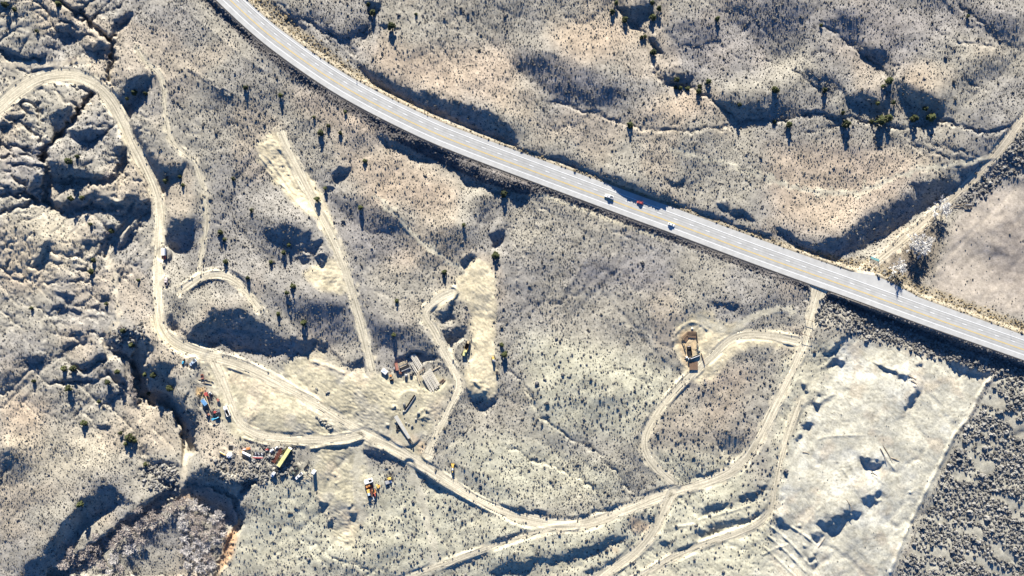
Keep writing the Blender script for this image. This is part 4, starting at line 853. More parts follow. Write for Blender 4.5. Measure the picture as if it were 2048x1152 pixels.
points_mesh('dense_scrub', lay(X3[rest], Y3[rest]), s3[rest], g3.uniform(0, 6.28, len(rest)), M['sage_pale'], 0.95)
d4 = (1 - onhwy) * np.clip(verge, 0, 1) * 0.75
X, Y, g = sample(4.6, d4, 95)
points_mesh('roadside_grass', lay(X, Y), np.exp(g.normal(math.log(0.55), 0.3, len(X))), g.uniform(0, 6.28, len(X)), M['straw'], 0.9, sub=1)
X, Y, g = sample(3.2, (1 - onhwy) * np.clip(rock, 0, 1) * 0.9 * (1 - bare), 96)
points_mesh('roadside_brush', lay(X, Y), np.exp(g.normal(math.log(0.5), 0.35, len(X))), g.uniform(0, 6.28, len(X)), M['sage_dark'], 0.8, sub=1)

def blob_bm(bm, c, r, seed, squash=1.0, sub=2, rough=0.35):
    g = random.Random(seed)
    ret = bmesh.ops.create_icosphere(bm, subdivisions=sub, radius=1)
    ph = [g.uniform(0, 6.28) for _ in range(9)]
    for v in ret['verts']:
        d = v.co.normalized()
        k = 1 + rough * (math.sin(5 * d.x + ph[0]) * math.sin(4 * d.y + ph[1]) + 0.6 * math.sin(9 * d.z + ph[2]) * math.sin(8 * d.x + ph[3]) + g.uniform(-.35, .35))
        v.co = Vector((c[0] + d.x * r * k, c[1] + d.y * r * k, c[2] + d.z * r * k * squash))
def bm_mesh(name, bm, m, smooth=False):
    me = bpy.data.meshes.new(name); bm.to_mesh(me); bm.free()
    for q in (m if isinstance(m, (list, tuple)) else [m]): me.materials.append(q)
    if smooth: me.shade_smooth()
    return me
def tag(o, label, cat, group=None):
    o['label'] = label; o['category'] = cat
    if group: o['group'] = group
    return o
sage_me = []
for k in range(4):
    bm = bmesh.new(); blob_bm(bm, (0, 0, .3), 1.0, 30 + k, .9, 2, .3); sage_me.append(bm_mesh('sagebrush', bm, M['sage_pale']))
for k, i in enumerate(big):
    x, y = float(X3[i]), float(Y3[i])
    o = bpy.data.objects.new('sagebrush', sage_me[k % 4]); COL.objects.link(o)
    o.location = W(x, y, float(hat(x, y))); o.scale = (s3[i],) * 3; o.rotation_euler.z = random.uniform(0, 6.28)
    if x > 1780 and y > 740: lb = 'large grey sagebrush bush in the dense scrub beyond the lower right bank'
    elif x > 1600 and y > 560: lb = 'large grey sagebrush bush in the dark strip below the highway at the right'
    elif x > 1600: lb = 'large grey sagebrush bush beside the gravel lane near the bare cottonwoods'
    elif y > 850: lb = 'large grey sagebrush bush on the rim of the curved canyon at lower left'
    else: lb = 'large grey sagebrush bush along the wash on the left side'
    tag(o, lb, 'bush', 'large sagebrush bushes in dense scrub')
# ------------------------------------------------------------------ small builders
class MB:
    def __init__(s): s.v = []; s.f = []
    def box(s, c, d, rz=0.0, ry=0.0, tap=1.0):
        m = Matrix.Translation(c) @ Matrix.Rotation(rz, 4, 'Z') @ Matrix.Rotation(ry, 4, 'Y'); b = len(s.v)
        for z in (-.5, .5):
            k = 1.0 if z < 0 else tap
            for x, y in ((-.5, -.5), (.5, -.5), (.5, .5), (-.5, .5)): s.v.append(m @ Vector((x * d[0] * k, y * d[1] * k, z * d[2])))
        s.f += [tuple(b + i for i in q) for q in ((0, 3, 2, 1), (4, 5, 6, 7), (0, 1, 5, 4), (1, 2, 6, 5), (2, 3, 7, 6), (3, 0, 4, 7))]; return s
    def tube(s, p0, p1, r0, r1=None, n=8, cap=True):
        p0, p1 = Vector(p0), Vector(p1); r1 = r0 if r1 is None else r1
        q = (p1 - p0).to_track_quat('Z', 'Y'); b = len(s.v)
        for p, r in ((p0, r0), (p1, r1)):
            for i in range(n): s.v.append(p + q @ Vector((r * math.cos(6.2832 * i / n), r * math.sin(6.2832 * i / n), 0)))
        s.f += [(b + i, b + (i + 1) % n, b + n + (i + 1) % n, b + n + i) for i in range(n)]
        if cap: s.f += [tuple(b + i for i in reversed(range(n))), tuple(b + n + i for i in range(n))]
        return s
    def prism(s, pts, y0, y1, inset=0.0):
        """side outline (x, z) swept across; inset narrows the points above the lowest third"""
        b = len(s.v); n = len(pts); zs = [p[1] for p in pts]; zl = min(zs) + 0.4 * (max(zs) - min(zs))
        for y, sg in ((y0, 1), (y1, -1)):
            for x, z in pts: s.v.append(Vector((x, y + sg * (inset if z > zl else 0), z)))
        s.f += [tuple(b + i for i in range(n)), tuple(b + n + i for i in reversed(range(n)))]
        s.f += [(b + i, b + n + i, b + n + (i + 1) % n, b + (i + 1) % n) for i in range(n)]; return s
    def quad(s, *p):
        b = len(s.v); s.v += [Vector(q) for q in p]; s.f.append(tuple(range(b, b + len(p)))); return s
    def dome(s, c, r, h, n=14, k=4):
        b = len(s.v)
        for j in range(k):
            t = j / k * 1.5708
            for i in range(n): s.v.append(Vector((c[0] + r * math.cos(t) * math.cos(6.2832 * i / n), c[1] + r * math.cos(t) * math.sin(6.2832 * i / n), c[2] + h * math.sin(t))))
        s.v.append(Vector((c[0], c[1], c[2] + h)))
        for j in range(k - 1):
            s.f += [(b + j * n + i, b + j * n + (i + 1) % n, b + (j + 1) * n + (i + 1) % n, b + (j + 1) * n + i) for i in range(n)]
        s.f += [(b + (k - 1) * n + i, b + (k - 1) * n + (i + 1) % n, b + k * n) for i in range(n)]; return s
    def build(s, name, m, parent=None, bev=0.0):
        me = bpy.data.meshes.new(name); me.from_pydata([tuple(v) for v in s.v], [], s.f); me.materials.append(m)
        bm = bmesh.new(); bm.from_mesh(me); bmesh.ops.recalc_face_normals(bm, faces=bm.faces)
        if bev: bmesh.ops.bevel(bm, geom=list(bm.edges), offset=bev, segments=2, affect='EDGES', profile=0.6)
        bm.to_mesh(me); bm.free()
        o = bpy.data.objects.new(name, me); COL.objects.link(o)
        if parent: o.parent = parent
        return o
def thing(name, label, cat, x, y, d=(1, 0), mid=1.0, group=None, lift=0.0):
    o = bpy.data.objects.new(name, None); COL.objects.link(o); o.empty_display_size = 1
    z = float(hat(x, y)); w = W(x, y, z + mid); o.location = (w[0], w[1], z + lift); o.rotation_euler.z = math.atan2(-d[1], d[0])
    return tag(o, label, cat, group)
def paint(n, c, r=0.5): M[n] = mat(n, tuple(.80 * v + .20 * d for v, d in zip(c, (.34, .30, .23))), r, 0.0, noise=0.22, nscale=1.2, spec=0.3)   # under a film of dust
for n_, c_ in dict(white_body=(.86, .86, .85), red_body=(.42, .025, .03), blue_sheet=(.10, .33, .62), cyan_body=(.01, .38, .62), yellow_body=(.75, .48, .09), orange_body=(.72, .27, .06), pale_yellow=(.78, .72, .28), dusty_red=(.38, .13, .09), grey_body=(.36, .37, .38), green_dark=(.05, .08, .07), pink_white=(.66, .56, .54), pale_blue=(.48, .60, .72), teal_body=(.12, .34, .36)).items(): paint(n_, c_)
M['black'] = mat('black_rubber', (.02, .02, .022), .8, noise=.3, nscale=2); M['glass'] = mat('dark_glass', (.02, .025, .03), .12, spec=.6)
M['steel'] = mat('dull_steel', (.28, .28, .28), .5, .6, noise=.25, nscale=2); M['dark_steel'] = mat('dark_steel', (.055, .05, .05), .6, .3, noise=.3, nscale=2)
M['rust'] = mat('rusty_steel', (.15, .055, .03), .85, noise=.4, nscale=2.5, bump=.01); M['maroon'] = mat('maroon_pipe_steel', (.13, .045, .035), .7, noise=.3, nscale=2)
M['wood'] = mat('weathered_wood', (.30, .245, .18), .9, noise=.3, nscale=3, bump=.01); M['pale_wood'] = mat('pale_timber', (.52, .44, .31), .9, noise=.2, nscale=3)
M['pipe'] = mat('pale_pipe_coating', (.60, .56, .47), .6, noise=.18, nscale=.8); M['concrete'] = mat('pale_concrete', (.52, .50, .43), .9, noise=.15, nscale=1.2, bump=.02)
M['lamp'] = mat('lamp_glass', (.7, .7, .65), .2); M['rock'] = mat('grey_rock', (.23, .22, .19), .95, noise=.3, nscale=2, bump=.05); M['rim'] = mat('wheel_rim', (.4, .4, .4), .4, .7)
M['brownwood'] = mat('brown_timber', (.20, .13, .085), .9, noise=.3, nscale=2); M['tan_paint'] = mat('tan_body', (.55, .43, .25), .5, noise=.15, nscale=1.5)

def wheel(p, x, y, r, w):
    t = MB().tube((x, y - w / 2, r), (x, y + w / 2, r), r, n=14).build('wheel', M['black'], p)
    MB().tube((x, y - w / 2 - .01, r), (x, y + w / 2 + .01, r), r * .55, n=10).build('rim', M['rim'], t)
def lights(p, x, y, z, m='lamp'):
    for s_ in (-1, 1): MB().box((x, s_ * y, z), (.08, .3, .18)).build('headlight', M[m], p)
def pickup(name, label, x, y, d, m='white_body', bed='dark_steel', L=5.8, group=None):
    t = thing(name, label, 'pickup truck', x, y, d, 1.0, group); h = L / 2
    MB().prism([(-h, .5), (h, .5), (h, .85), (h - .15, 1.02), (.95, 1.12), (-h, 1.12)], -1, 1).build('body', M[m], t, .05)
    MB().prism([(-.75, 1.12), (1.15, 1.12), (.55, 1.82), (-.6, 1.86)], -.95, .95, .1).build('cab', M[m], t, .04)
    MB().quad((1.13, -.8, 1.19), (1.13, .8, 1.19), (.62, .72, 1.79), (.62, -.72, 1.79)).build('windshield', M['glass'], t)
    MB().quad((-.77, -.75, 1.25), (-.77, .75, 1.25), (-.66, .7, 1.72), (-.66, -.7, 1.72)).build('rear_window', M['glass'], t)
    for s_ in (-1, 1): MB().quad((-.6, s_ * .96, 1.22), (.85, s_ * .96, 1.22), (.45, s_ * .875, 1.72), (-.5, s_ * .875, 1.72)).build('side_window', M['glass'], t)
    b = MB().box((-h / 2 - .45, 0, 1.13), (h - .95, 1.72, .03)).build('cargo_bed', M[bed], t)
    for s_ in (-1, 1): MB().box((-h / 2 - .45, s_ * .93, 1.3), (h - .95, .12, .32)).build('bed_wall', M[m], t)
    MB().box((-h + .06, 0, 1.3), (.1, 1.86, .32)).build('tailgate', M[m], t)
    MB().box((h + .04, 0, .62), (.16, 1.9, .24)).build('bumper', M['steel'], t)
    for wx in (-h * .62, h * .62):
        for wy in (-.9, .9): wheel(t, wx, wy, .4, .28)
    lights(t, h + .02, .72, .85); return t
def car(name, label, x, y, d, m, L=4.5, hgt_=1.5):
    t = thing(name, label, 'car', x, y, d, .8); h = L / 2
    MB().prism([(-h, .35), (h, .35), (h, .7), (h - .3, .86), (.8, .95), (-h + .2, .98), (-h, .85)], -.9, .9).build('body', M[m], t, .06)
    MB().prism([(-h + .35, .95), (1.0, .95), (.35, hgt_ - .05), (-.3, hgt_), (-h + .95, hgt_ - .05)], -.85, .85, .12).build('roof', M[m], t, .05)
    MB().quad((1.02, -.72, .99), (1.02, .72, .99), (.44, .62, hgt_ - .08), (.44, -.62, hgt_ - .08)).build('windshield', M['glass'], t)
    MB().quad((-h + .33, -.7, 1.0), (-h + .33, .7, 1.0), (-h + .86, .6, hgt_ - .08), (-h + .86, -.6, hgt_ - .08)).build('rear_window', M['glass'], t)
    for s_ in (-1, 1): MB().quad((-h + .7, s_ * .86, 1.02), (.75, s_ * .86, 1.02), (.3, s_ * .75, hgt_ - .1), (-h + 1.05, s_ * .75, hgt_ - .1)).build('side_window', M['glass'], t)
    for wx in (-h * .6, h * .62):
        for wy in (-.8, .8): wheel(t, wx, wy, .33, .22)
    lights(t, h + .01, .62, .68); return t
def big_wheels(p, xs, y, r, w):
    for x in xs:
        for s_ in (-1, 1): wheel(p, x, s_ * y, r, w)

# vehicles on the highway
HD = (115, 41)
pickup('pickup_truck', 'white pickup truck with an open grey bed driving on the highway', 1218, 393, (-HD[0], -HD[1]), bed='steel', L=6.2)
car('hatchback_car', 'red hatchback car driving on the highway', 1280, 405, (-HD[0], -HD[1]), 'red_body', 4.5)
car('sedan_car', 'white sedan car in the lower lane of the highway', 1343, 449, HD, 'white_body', 4.7)
# truck on the haul road
t = thing('box_truck', 'box truck with red cab and white cargo box on the haul road', 'truck', 328, 507.5, (-.02, 1), 1.6)
MB().box((-1.4, 0, 2.1), (5.2, 2.4, 2.5)).build('cargo_box', M['white_body'], t, .04); MB().prism([(1.5, .9), (4.0, .9), (4.0, 1.7), (3.3, 2.0), (3.0, 2.6), (1.5, 2.6)], -1.15, 1.15).build('cab', M['red_body'], t, .06)
MB().quad((3.35, -1, 2.0), (3.35, 1, 2.0), (3.06, .95, 2.52), (3.06, -.95, 2.52)).build('windshield', M['glass'], t); MB().box((0, 0, .75), (7.8, 1.0, .25)).build('chassis', M['dark_steel'], t)
big_wheels(t, (-3, 2.9), 1.0, .5, .35); lights(t, 4.02, .85, 1.2)
t = thing('equipment_skid', 'small dark steel skid frame below the red and white truck', 'skid frame', 327.5, 532, (0, 1), .5)
for s_ in (-1, 1): MB().box((0, s_ * .9, .3), (2.4, .16, .4)).build('runner', M['dark_steel'], t)
MB().box((.3, 0, .6), (1.1, 1.2, .8)).build('engine_box', M['steel'], t); MB().box((-1, 0, .45), (.14, 1.7, .14)).build('crossbar', M['dark_steel'], t)
pickup('pickup_truck', 'dusty white pickup with a dark empty bed beside the haul road', 332, 563, (-.02, -1), 'pink_white', 'black', 5.6)
pickup('pickup_truck', 'pale blue and white pickup at the top of the work yard', 385.5, 725, (-.72, .69), 'pale_blue', 'steel', 5.8)
t = thing('generator', 'small blue engine with pipes on the brushy edge left of the pale pickup', 'generator', 366, 725, (.35, -1), .7)
MB().box((0, 0, .8), (1.8, 1.1, 1.2)).build('housing', M['cyan_body'], t, .05); MB().box((2, 0, .5), (1.6, .8, .7)).build('pump', M['dark_steel'], t); MB().tube((-.5, .2, 1.4), (-.5, .2, 2.2), .1).build('exhaust_pipe', M['black'], t); MB().box((0, 0, .12), (4.6, 1.2, .2)).build('skid', M['dark_steel'], t)
t = thing('utility_pole', 'lone short utility pole with a box on its head above the canyon', 'pole', 345, 699, (1, .2), 1.6)
MB().tube((0, 0, 0), (0, 0, 3.6), .16).build('post', M['wood'], t); MB().box((.5, 0, 3.3), (1.5, .5, .8)).build('box', M['dark_steel'], t); MB().box((0, 0, 3.7), (2.2, .14, .14)).build('crossarm', M['wood'], t)
t = thing('flatbed_trailer', 'small rust red flatbed trailer between timber beams', 'trailer', 404.5, 753, (.1, 1), .6)
MB().box((0, 0, .8), (3.4, 1.9, .2)).build('deck', M['dusty_red'], t); MB().box((-1.3, 0, 1.2), (.7, 1.5, .7)).build('tool_box', M['rust'], t); MB().box((2.2, 0, .6), (1.2, .15, .15)).build('drawbar', M['dark_steel'], t); big_wheels(t, (-.4,), .95, .4, .25)
for i, (x, y, lb) in enumerate([(411, 758.5, 'upper timber beam by the rust red trailer'), (408, 766, 'lower timber beam by the rust red trailer')]):
    t = thing('timber_beam', lb, 'timber', x, y, (1, -.04), .2); MB().box((0, 0, .2), (10.5, .35, .4)).build('beam', M['wood'], t)
# the mobile crane by the orange sand
t = thing('mobile_crane', 'red mobile crane with a long tan boom laid down beside the blue shed', 'crane', 413, 792, (9, 25), 1.2)
MB().box((0, 0, .95), (5.2, 2.3, .7)).build('carrier', M['red_body'], t, .05); MB().box((-1.2, .2, 1.75), (2.2, 2.0, 1.0)).build('turret', M['red_body'], t, .05); MB().box((1.2, .75, 1.8), (1.4, .9, 1.2)).build('cab', M['glass'], t)
MB().tube((-.4, -.2, 2.2), (9.6, -.2, 1.9), .34, .26).build('boom', M['tan_paint'], t); MB().tube((9.5, -.2, 1.9), (9.8, -.2, .5), .07).build('hook_block', M['black'], t); big_wheels(t, (-1.8, 1.8), 1.05, .55, .4)
t = thing('skid_steer', 'small white loader with black bucket by the orange sand', 'loader', 421, 787, (.6, .8), .8)
MB().box((-.3, 0, .9), (2.0, 1.3, .8)).build('body', M['white_body'], t, .05); MB().box((0, 0, 1.7), (1.1, 1.1, .9)).build('cab', M['glass'], t); MB().box((1.6, 0, .4), (.7, 1.7, .6)).build('bucket', M['black'], t); big_wheels(t, (-.8, .6), .8, .4, .3)
for s_ in (-1, 1): MB().tube((-1.1, s_ * .75, 1.4), (1.4, s_ * .75, .6), .08).build('lift_arm', M['white_body'], t)
t = thing('storage_shed', 'blue roofed metal shed beside the crane', 'shed', 408.5, 804.5, (105, 130), 2.0)
MB().box((0, 0, 1.25), (4.6, 2.5, 2.5)).build('wall', M['grey_body'], t); MB().prism([(-2.4, 2.5), (2.4, 2.5), (2.4, 2.68), (-2.4, 2.68)], -1.35, 1.35).build('roof', M['blue_sheet'], t)
MB().box((2.33, 0, 1.0), (.04, .9, 1.9)).build('door', M['steel'], t)
for k in range(7): MB().box((-2.1 + .7 * k, 0, 2.70), (.06, 2.7, .05)).build('roof_rib', M['blue_sheet'], t)
t = thing('compressor', 'pinkish machine on wheels with a long tow bar right of the crane', 'compressor', 436, 800, (.6, .9), .8)
MB().box((0, 0, .95), (2.1, 1.3, .9)).build('housing', M['dusty_red'], t, .05); MB().box((1.2, .2, .8), (.8, 1.0, .7)).build('engine', M['steel'], t); MB().tube((-1, 0, .6), (-5.2, -.6, .4), .12).build('drawbar', M['black'], t); big_wheels(t, (0,), .8, .4, .25)
t = thing('boom_lift', 'turquoise machine with a curved arm in the parked group by the blue shed', 'boom lift', 432, 836, (-14, 5), 1.5)
MB().box((-1.2, 0, .9), (2.6, 1.8, .8)).build('base', M['dark_steel'], t); MB().box((2.1, .1, 2.2), (1.6, 1.5, .9)).build('platform', M['cyan_body'], t, .06); big_wheels(t, (-2.0, -.3), .9, .5, .35)
bb = MB(); pp = [(-1.9, 0, 1.4), (-1.2, .3, 2.1), (-.3, .35, 2.5), (.6, .25, 2.5), (1.4, .1, 2.3)]
for a, b_ in zip(pp[:-1], pp[1:]): bb.tube(a, b_, .3)
bb.build('arm', M['cyan_body'], t)
t = thing('wheel_loader', 'dark wheeled loader with a red cab post in the parked group', 'loader', 430, 824, (.9, -.35), 1.3)
MB().box((-1.2, 0, 1.3), (2.6, 2.0, 1.2)).build('engine_hood', M['dark_steel'], t, .05); MB().box((.4, 0, 2.1), (1.4, 1.5, 1.5)).build('cab', M['red_body'], t, .04); MB().box((2.9, 0, .8), (1.0, 2.6, 1.0)).build('bucket', M['steel'], t)
for s_ in (-1, 1): MB().tube((.8, s_ * .7, 1.8), (2.6, s_ * .7, .9), .14).build('lift_arm', M['steel'], t)
big_wheels(t, (-1.5, 1.2), 1.1, .75, .55)
t = thing('skid_steer', 'pale red skid loader left of the turquoise machine', 'loader', 416, 830, (-.8, .6), .9)
MB().box((0, 0, .9), (2.0, 1.4, .9)).build('body', M['dusty_red'], t, .05); MB().box((.2, 0, 1.7), (1.0, 1.1, .9)).build('cab', M['glass'], t); MB().box((1.5, 0, .4), (.7, 1.8, .6)).build('bucket', M['pink_white'], t); big_wheels(t, (-.6, .6), .85, .42, .3)
t = thing('dump_truck', 'white dump truck with an empty dark tipper body in the yard', 'truck', 453.5, 822, (-8, -19), 1.6)
MB().prism([(1.2, .9), (3.7, .9), (3.7, 1.7), (3.0, 1.95), (2.7, 2.7), (1.2, 2.7)], -1.15, 1.15).build('cab', M['white_body'], t, .06); MB().quad((3.05, -1, 1.98), (3.05, 1, 1.98), (2.76, .95, 2.6), (2.76, -.95, 2.6)).build('windshield', M['glass'], t)
MB().box((-1.5, 0, 1.2), (4.8, 2.2, .15)).build('tipper_floor', M['black'], t)
for c_, d_ in (((-1.5, 1.12, 1.75), (4.8, .1, 1.1)), ((-1.5, -1.12, 1.75), (4.8, .1, 1.1)), ((.85, 0, 1.9), (.1, 2.3, 1.5)), ((-3.9, 0, 1.7), (.1, 2.3, 1.0))): MB().box(c_, d_).build('tipper_wall', M['white_body'], t)
MB().box((0, 0, .85), (7.2, .9, .22)).build('chassis', M['dark_steel'], t); big_wheels(t, (-3, -1.9, 2.7), 1.0, .5, .35); lights(t, 3.72, .85, 1.2)
# the lower left camp
t = thing('steel_tank', 'square black topped tank on the slope above the white dome', 'tank', 461.6, 895, (1, .02), .6)
MB().box((0, 0, .5), (3.0, 3.2, 1.0)).build('wall', M['steel'], t); MB().box((0, 0, 1.03), (2.8, 3.0, .06)).build('lid', M['black'], t)
t = thing('equipment_trailer', 'narrow white trailer with a yellow deck left of the white dome', 'trailer', 445, 908, (110, 62), .6)
MB().box((0, 0, .75), (5.2, 1.7, .3)).build('bed', M['white_body'], t); MB().box((0, .45, 1.1), (5.0, .5, .4)).build('yellow_rail', M['yellow_body'], t); MB().box((0, -.5, 1.0), (4.6, .3, .2)).build('rail', M['black'], t); MB().box((3.4, 0, .6), (1.6, .16, .16)).build('drawbar', M['dark_steel'], t); big_wheels(t, (-.6, .5), .9, .38, .25)
t = thing('water_tank', 'round white water tank beside the lattice boom', 'tank', 458.5, 911, (1, .1), 1.2)
MB().tube((0, 0, 0), (0, 0, 1.5), 1.9, n=20).build('shell', M['white_body'], t); MB().dome((0, 0, 1.5), 1.9, .7, 20).build('dome_top', M['white_body'], t); MB().tube((0, 0, 2.15), (0, 0, 2.35), .35, n=10).build('hatch', M['grey_body'], t)
def lattice(name, label, cat, p0, p1, w0, w1, nb, m, hh_=1.4):
    t = thing(name, label, cat, (p0[0] + p1[0]) / 2, (p0[1] + p1[1]) / 2, (p1[0] - p0[0], p1[1] - p0[1]), .7)
    L = math.hypot(p1[0] - p0[0], p1[1] - p0[1]) * S; cs = []
    for (a, b_) in ((1, 0), (-1, 0), (0, 1)):
        q0 = Vector((-L / 2, a * w0 / 2, .25 + b_ * hh_)); q1 = Vector((L / 2, a * w1 / 2, .25 + b_ * hh_ * w1 / w0)); cs.append((q0, q1)); MB().tube(q0, q1, .12, n=6).build('chord', m, t)
    for k in range(nb):
        f0, f1 = k / nb, (k + 1) / nb
        for i, j in ((0, 1), (1, 2), (2, 0)):
            a = cs[i][0].lerp(cs[i][1], f0); b_ = cs[j][0].lerp(cs[j][1], f1); MB().tube(a, b_, .085, n=5).build('brace', m, t)
    return t
lattice('lattice_boom', 'grey lattice crane boom lying below the white water tank', 'crane boom', (471, 893), (457.5, 949), 3.0, 1.0, 9, M['steel'])
t = thing('oil_drum_skid', 'pink and red equipment skid above the white cylinder tank', 'skid', 493, 898, (1, -.2), .6)
MB().box((0, 0, .3), (5.6, 1.6, .3)).build('skid', M['dusty_red'], t); MB().box((1.2, 0, .9), (2.2, 1.2, .9)).build('pump_box', M['orange_body'], t, .04); MB().tube((-2.4, 0, .85), (-.3, 0, .85), .45).build('motor', M['pink_white'], t)
t = thing('tank_trailer', 'white cylinder tank trailer with an orange end in the camp', 'tank trailer', 492.5, 908, (165, 80), 1.0)
MB().tube((-3.0, 0, 1.4), (3.4, 0, 1.4), .85, n=16).build('tank', M['white_body'], t); MB().tube((-3.6, 0, 1.4), (-3.02, 0, 1.4), .86, n=16).build('end_cap', M['orange_body'], t); MB().box((0, 0, .5), (6.8, 1.2, .2)).build('frame', M['dark_steel'], t); big_wheels(t, (-1.4, 1.8), .8, .45, .3)
t = thing('implement_rack', 'rack of grey machine parts with a red front beam in the camp', 'rack', 516, 911, (170, 5), .8)
MB().box((0, -1.6, .8), (7.4, .6, .6)).build('red_beam', M['red_body'], t); MB().box((0, -.95, .7), (7.2, .35, .5)).build('white_beam', M['white_body'], t); MB().box((0, 1.0, .4), (7.0, 3.2, .3)).build('platform', M['steel'], t)
for k in range(6): MB().box((-2.8 + 1.1 * k, 1.2 + .3 * math.sin(k * 2), .9), (.8, 1.7, .7), .2 * k).build('machine_part', M['grey_body' if k % 2 else 'dark_steel'], t)
for k in range(4): MB().tube((-3.0 + 1.6 * k, 2.4, .5), (-3.0 + 1.6 * k, 2.4, 2.0), .1).build('upright', M['black'], t)
t = thing('pallet_crate', 'small bright red crate between the grey rack and the white tanks', 'crate', 534, 899, (.9, -.4), .6)
MB().box((0, 0, .75), (1.9, 1.4, 1.2)).build('box', M['red_body'], t, .03); MB().box((0, 0, .08), (2.1, 1.6, .14)).build('pallet', M['wood'], t)
for x, y, lb in ((544, 901, 'larger white plastic tank left of the maroon pipe trailer'), (553, 895.5, 'smaller white plastic tank at the head of the maroon pipe trailer')):
    t = thing('plastic_tank', lb, 'tank', x, y, (.7, -.6), .7, 'white plastic tanks by the pipe trailer'); k = 1.0 if x < 550 else .75
    MB().tube((-1.3 * k, 0, .9 * k), (1.3 * k, 0, .9 * k), .8 * k, n=14).build('shell', M['white_body'], t); MB().box((0, 0, .15), (2.4 * k, 1.3 * k, .28)).build('cradle', M['dark_steel'], t); MB().tube((0, 0, 1.6 * k), (0, 0, 1.85 * k), .25, n=8).build('cap', M['black'], t)
t = thing('pipe_trailer', 'long trailer beside the yellow semi trailer, under a load of maroon pipes', 'trailer', 555.5, 911, (-150, 240), .7)
for s_ in (-1, 1): MB().box((0, s_ * 1.25, .85), (12.4, .2, .3)).build('side_rail', M['rust'], t)
for k in range(6): MB().box((-5.4 + 2.15 * k, 0, .8), (.25, 2.6, .2)).build('cross_member', M['dark_steel'], t)
for k in range(5): MB().tube((-5.6 + 2.8 * k, 1.3, 1.0), (-5.6 + 2.8 * k, 1.3, 2.0), .07).build('stake', M['pale_wood'], t)
big_wheels(t, (-4.6, -3.5), 1.0, .45, .3)
d0 = Vector((-150, 240)).normalized(); n0 = Vector((-d0.y, d0.x))
for k in range(7):
    off = (k - 3) * 1.0
    t = thing('drill_pipe', ['outermost', 'second', 'third', 'middle', 'fifth', 'sixth', 'innermost'][k] + ' maroon pipe on the trailer, counted from the far left side' if k != 6 else 'maroon pipe on the trailer nearest the yellow semi trailer', 'pipe', 555.5 - n0.x * off, 911 - n0.y * off, (-150, 240), 1.1, 'maroon pipes loaded on the trailer')
    MB().tube((-5.9 + .2 * (k % 3), 0, 1.15), (5.8 - .3 * (k % 2), 0, 1.15), .16, n=8).build('tube', M['maroon'], t); MB().tube((5.6 - .3 * (k % 2), 0, 1.15), (6.0 - .3 * (k % 2), 0, 1.15), .19, n=8).build('collar', M['rust'], t)
t = thing('pipe_rail_frame', 'long narrow grey ladder frame lying left of the semi tractor', 'frame', 544.5, 933, (-150, 240), .5)
for s_ in (-1, 1): MB().box((0, s_ * .45, .4), (13.0, .16, .25)).build('rail', M['steel'], t)
for k in range(11): MB().box((-6 + 1.2 * k, 0, .4), (.14, .9, .12)).build('rung', M['steel'], t)
t = thing('box_trailer', 'long yellow semi trailer parked at the yard edge', 'semi trailer', 568.5, 914.5, (-200, 310), 2.8)
MB().box((0, 0, 2.45), (15.2, 2.6, 2.7)).build('box', M['pale_yellow'], t, .05); MB().box((7.9, 0, 2.6), (.5, 2.3, 1.5)).build('cooling_unit', M['blue_sheet'], t, .03); MB().box((0, 0, .95), (14.6, 1.1, .25)).build('chassis', M['dark_steel'], t)
for s_ in (-1, 1): MB().box((-7.65, s_ * .65, 2.45), (.06, 1.25, 2.55)).build('rear_door', M['white_body'], t)
big_wheels(t, (-6.2, -4.9), 1.05, .5, .4)
t = thing('semi_tractor', 'white semi tractor in front of the yellow trailer', 'semi tractor', 548, 946, (-200, 310), 1.6)
MB().box((-1.4, 0, .85), (5.0, 1.0, .25)).build('chassis', M['dark_steel'], t); MB().prism([(-.6, 1.0), (3.2, 1.0), (3.2, 1.7), (1.5, 1.95), (1.2, 2.8), (-.6, 2.9)], -1.1, 1.1).build('cab', M['white_body'], t, .06)
MB().quad((1.55, -1, 1.98), (1.55, 1, 1.98), (1.26, .92, 2.72), (1.26, -.92, 2.72)).build('windshield', M['glass'], t)
for s_ in (-1, 1): MB().tube((-.8, s_ * 1.0, 1), (-.8, s_ * 1.0, 3.3), .1).build('exhaust_stack', M['steel'], t); MB().tube((-.4, s_ * 1.15, .75), (1.0, s_ * 1.15, .75), .3).build('fuel_tank', M['steel'], t)
big_wheels(t, (-3.2, -2.1, 2.4), 1.0, .5, .35); lights(t, 3.22, .8, 1.2)
t = thing('flatbed_truck', 'dark green old truck next to the white crew cab pickup', 'truck', 589.5, 942, (-110, 200), 1.2)
MB().prism([(.8, .8), (3.6, .8), (3.6, 1.4), (2.4, 1.55), (2.0, 2.2), (.8, 2.2)], -1, 1).build('cab', M['green_dark'], t, .06); MB().box((-1.6, 0, 1.1), (4.6, 2.2, .2)).build('deck', M['dark_steel'], t); MB().box((-2.2, .3, 1.6), (1.6, 1.2, .8)).build('load_box', M['green_dark'], t); MB().quad((2.44, -.85, 1.58), (2.44, .85, 1.58), (2.06, .8, 2.12), (2.06, -.8, 2.12)).build('windshield', M['glass'], t); big_wheels(t, (-2.6, 2.5), .95, .48, .35)
pickup('pickup_truck', 'white crew cab pickup between the dark green truck and the tall white cabinet', 597.5, 952, (-145, 125), 'white_body', 'steel', 6.3)
t = thing('harrow', 'black wheeled farm implement above the tall white cabinet', 'implement', 613, 934, (.62, -.7), .7)
MB().box((0, 0, .7), (4.6, .25, .25)).build('frame_bar', M['black'], t); MB().box((0, .8, .7), (4.0, .2, .2)).build('tool_bar', M['dark_steel'], t)
for k in range(6): MB().tube((-2 + .8 * k, .75, .45), (-2 + .8 * k, .95, .45), .42, n=10).build('disc', M['dark_steel'], t)
big_wheels(t, (-1.2, 1.4), .6, .45, .3)
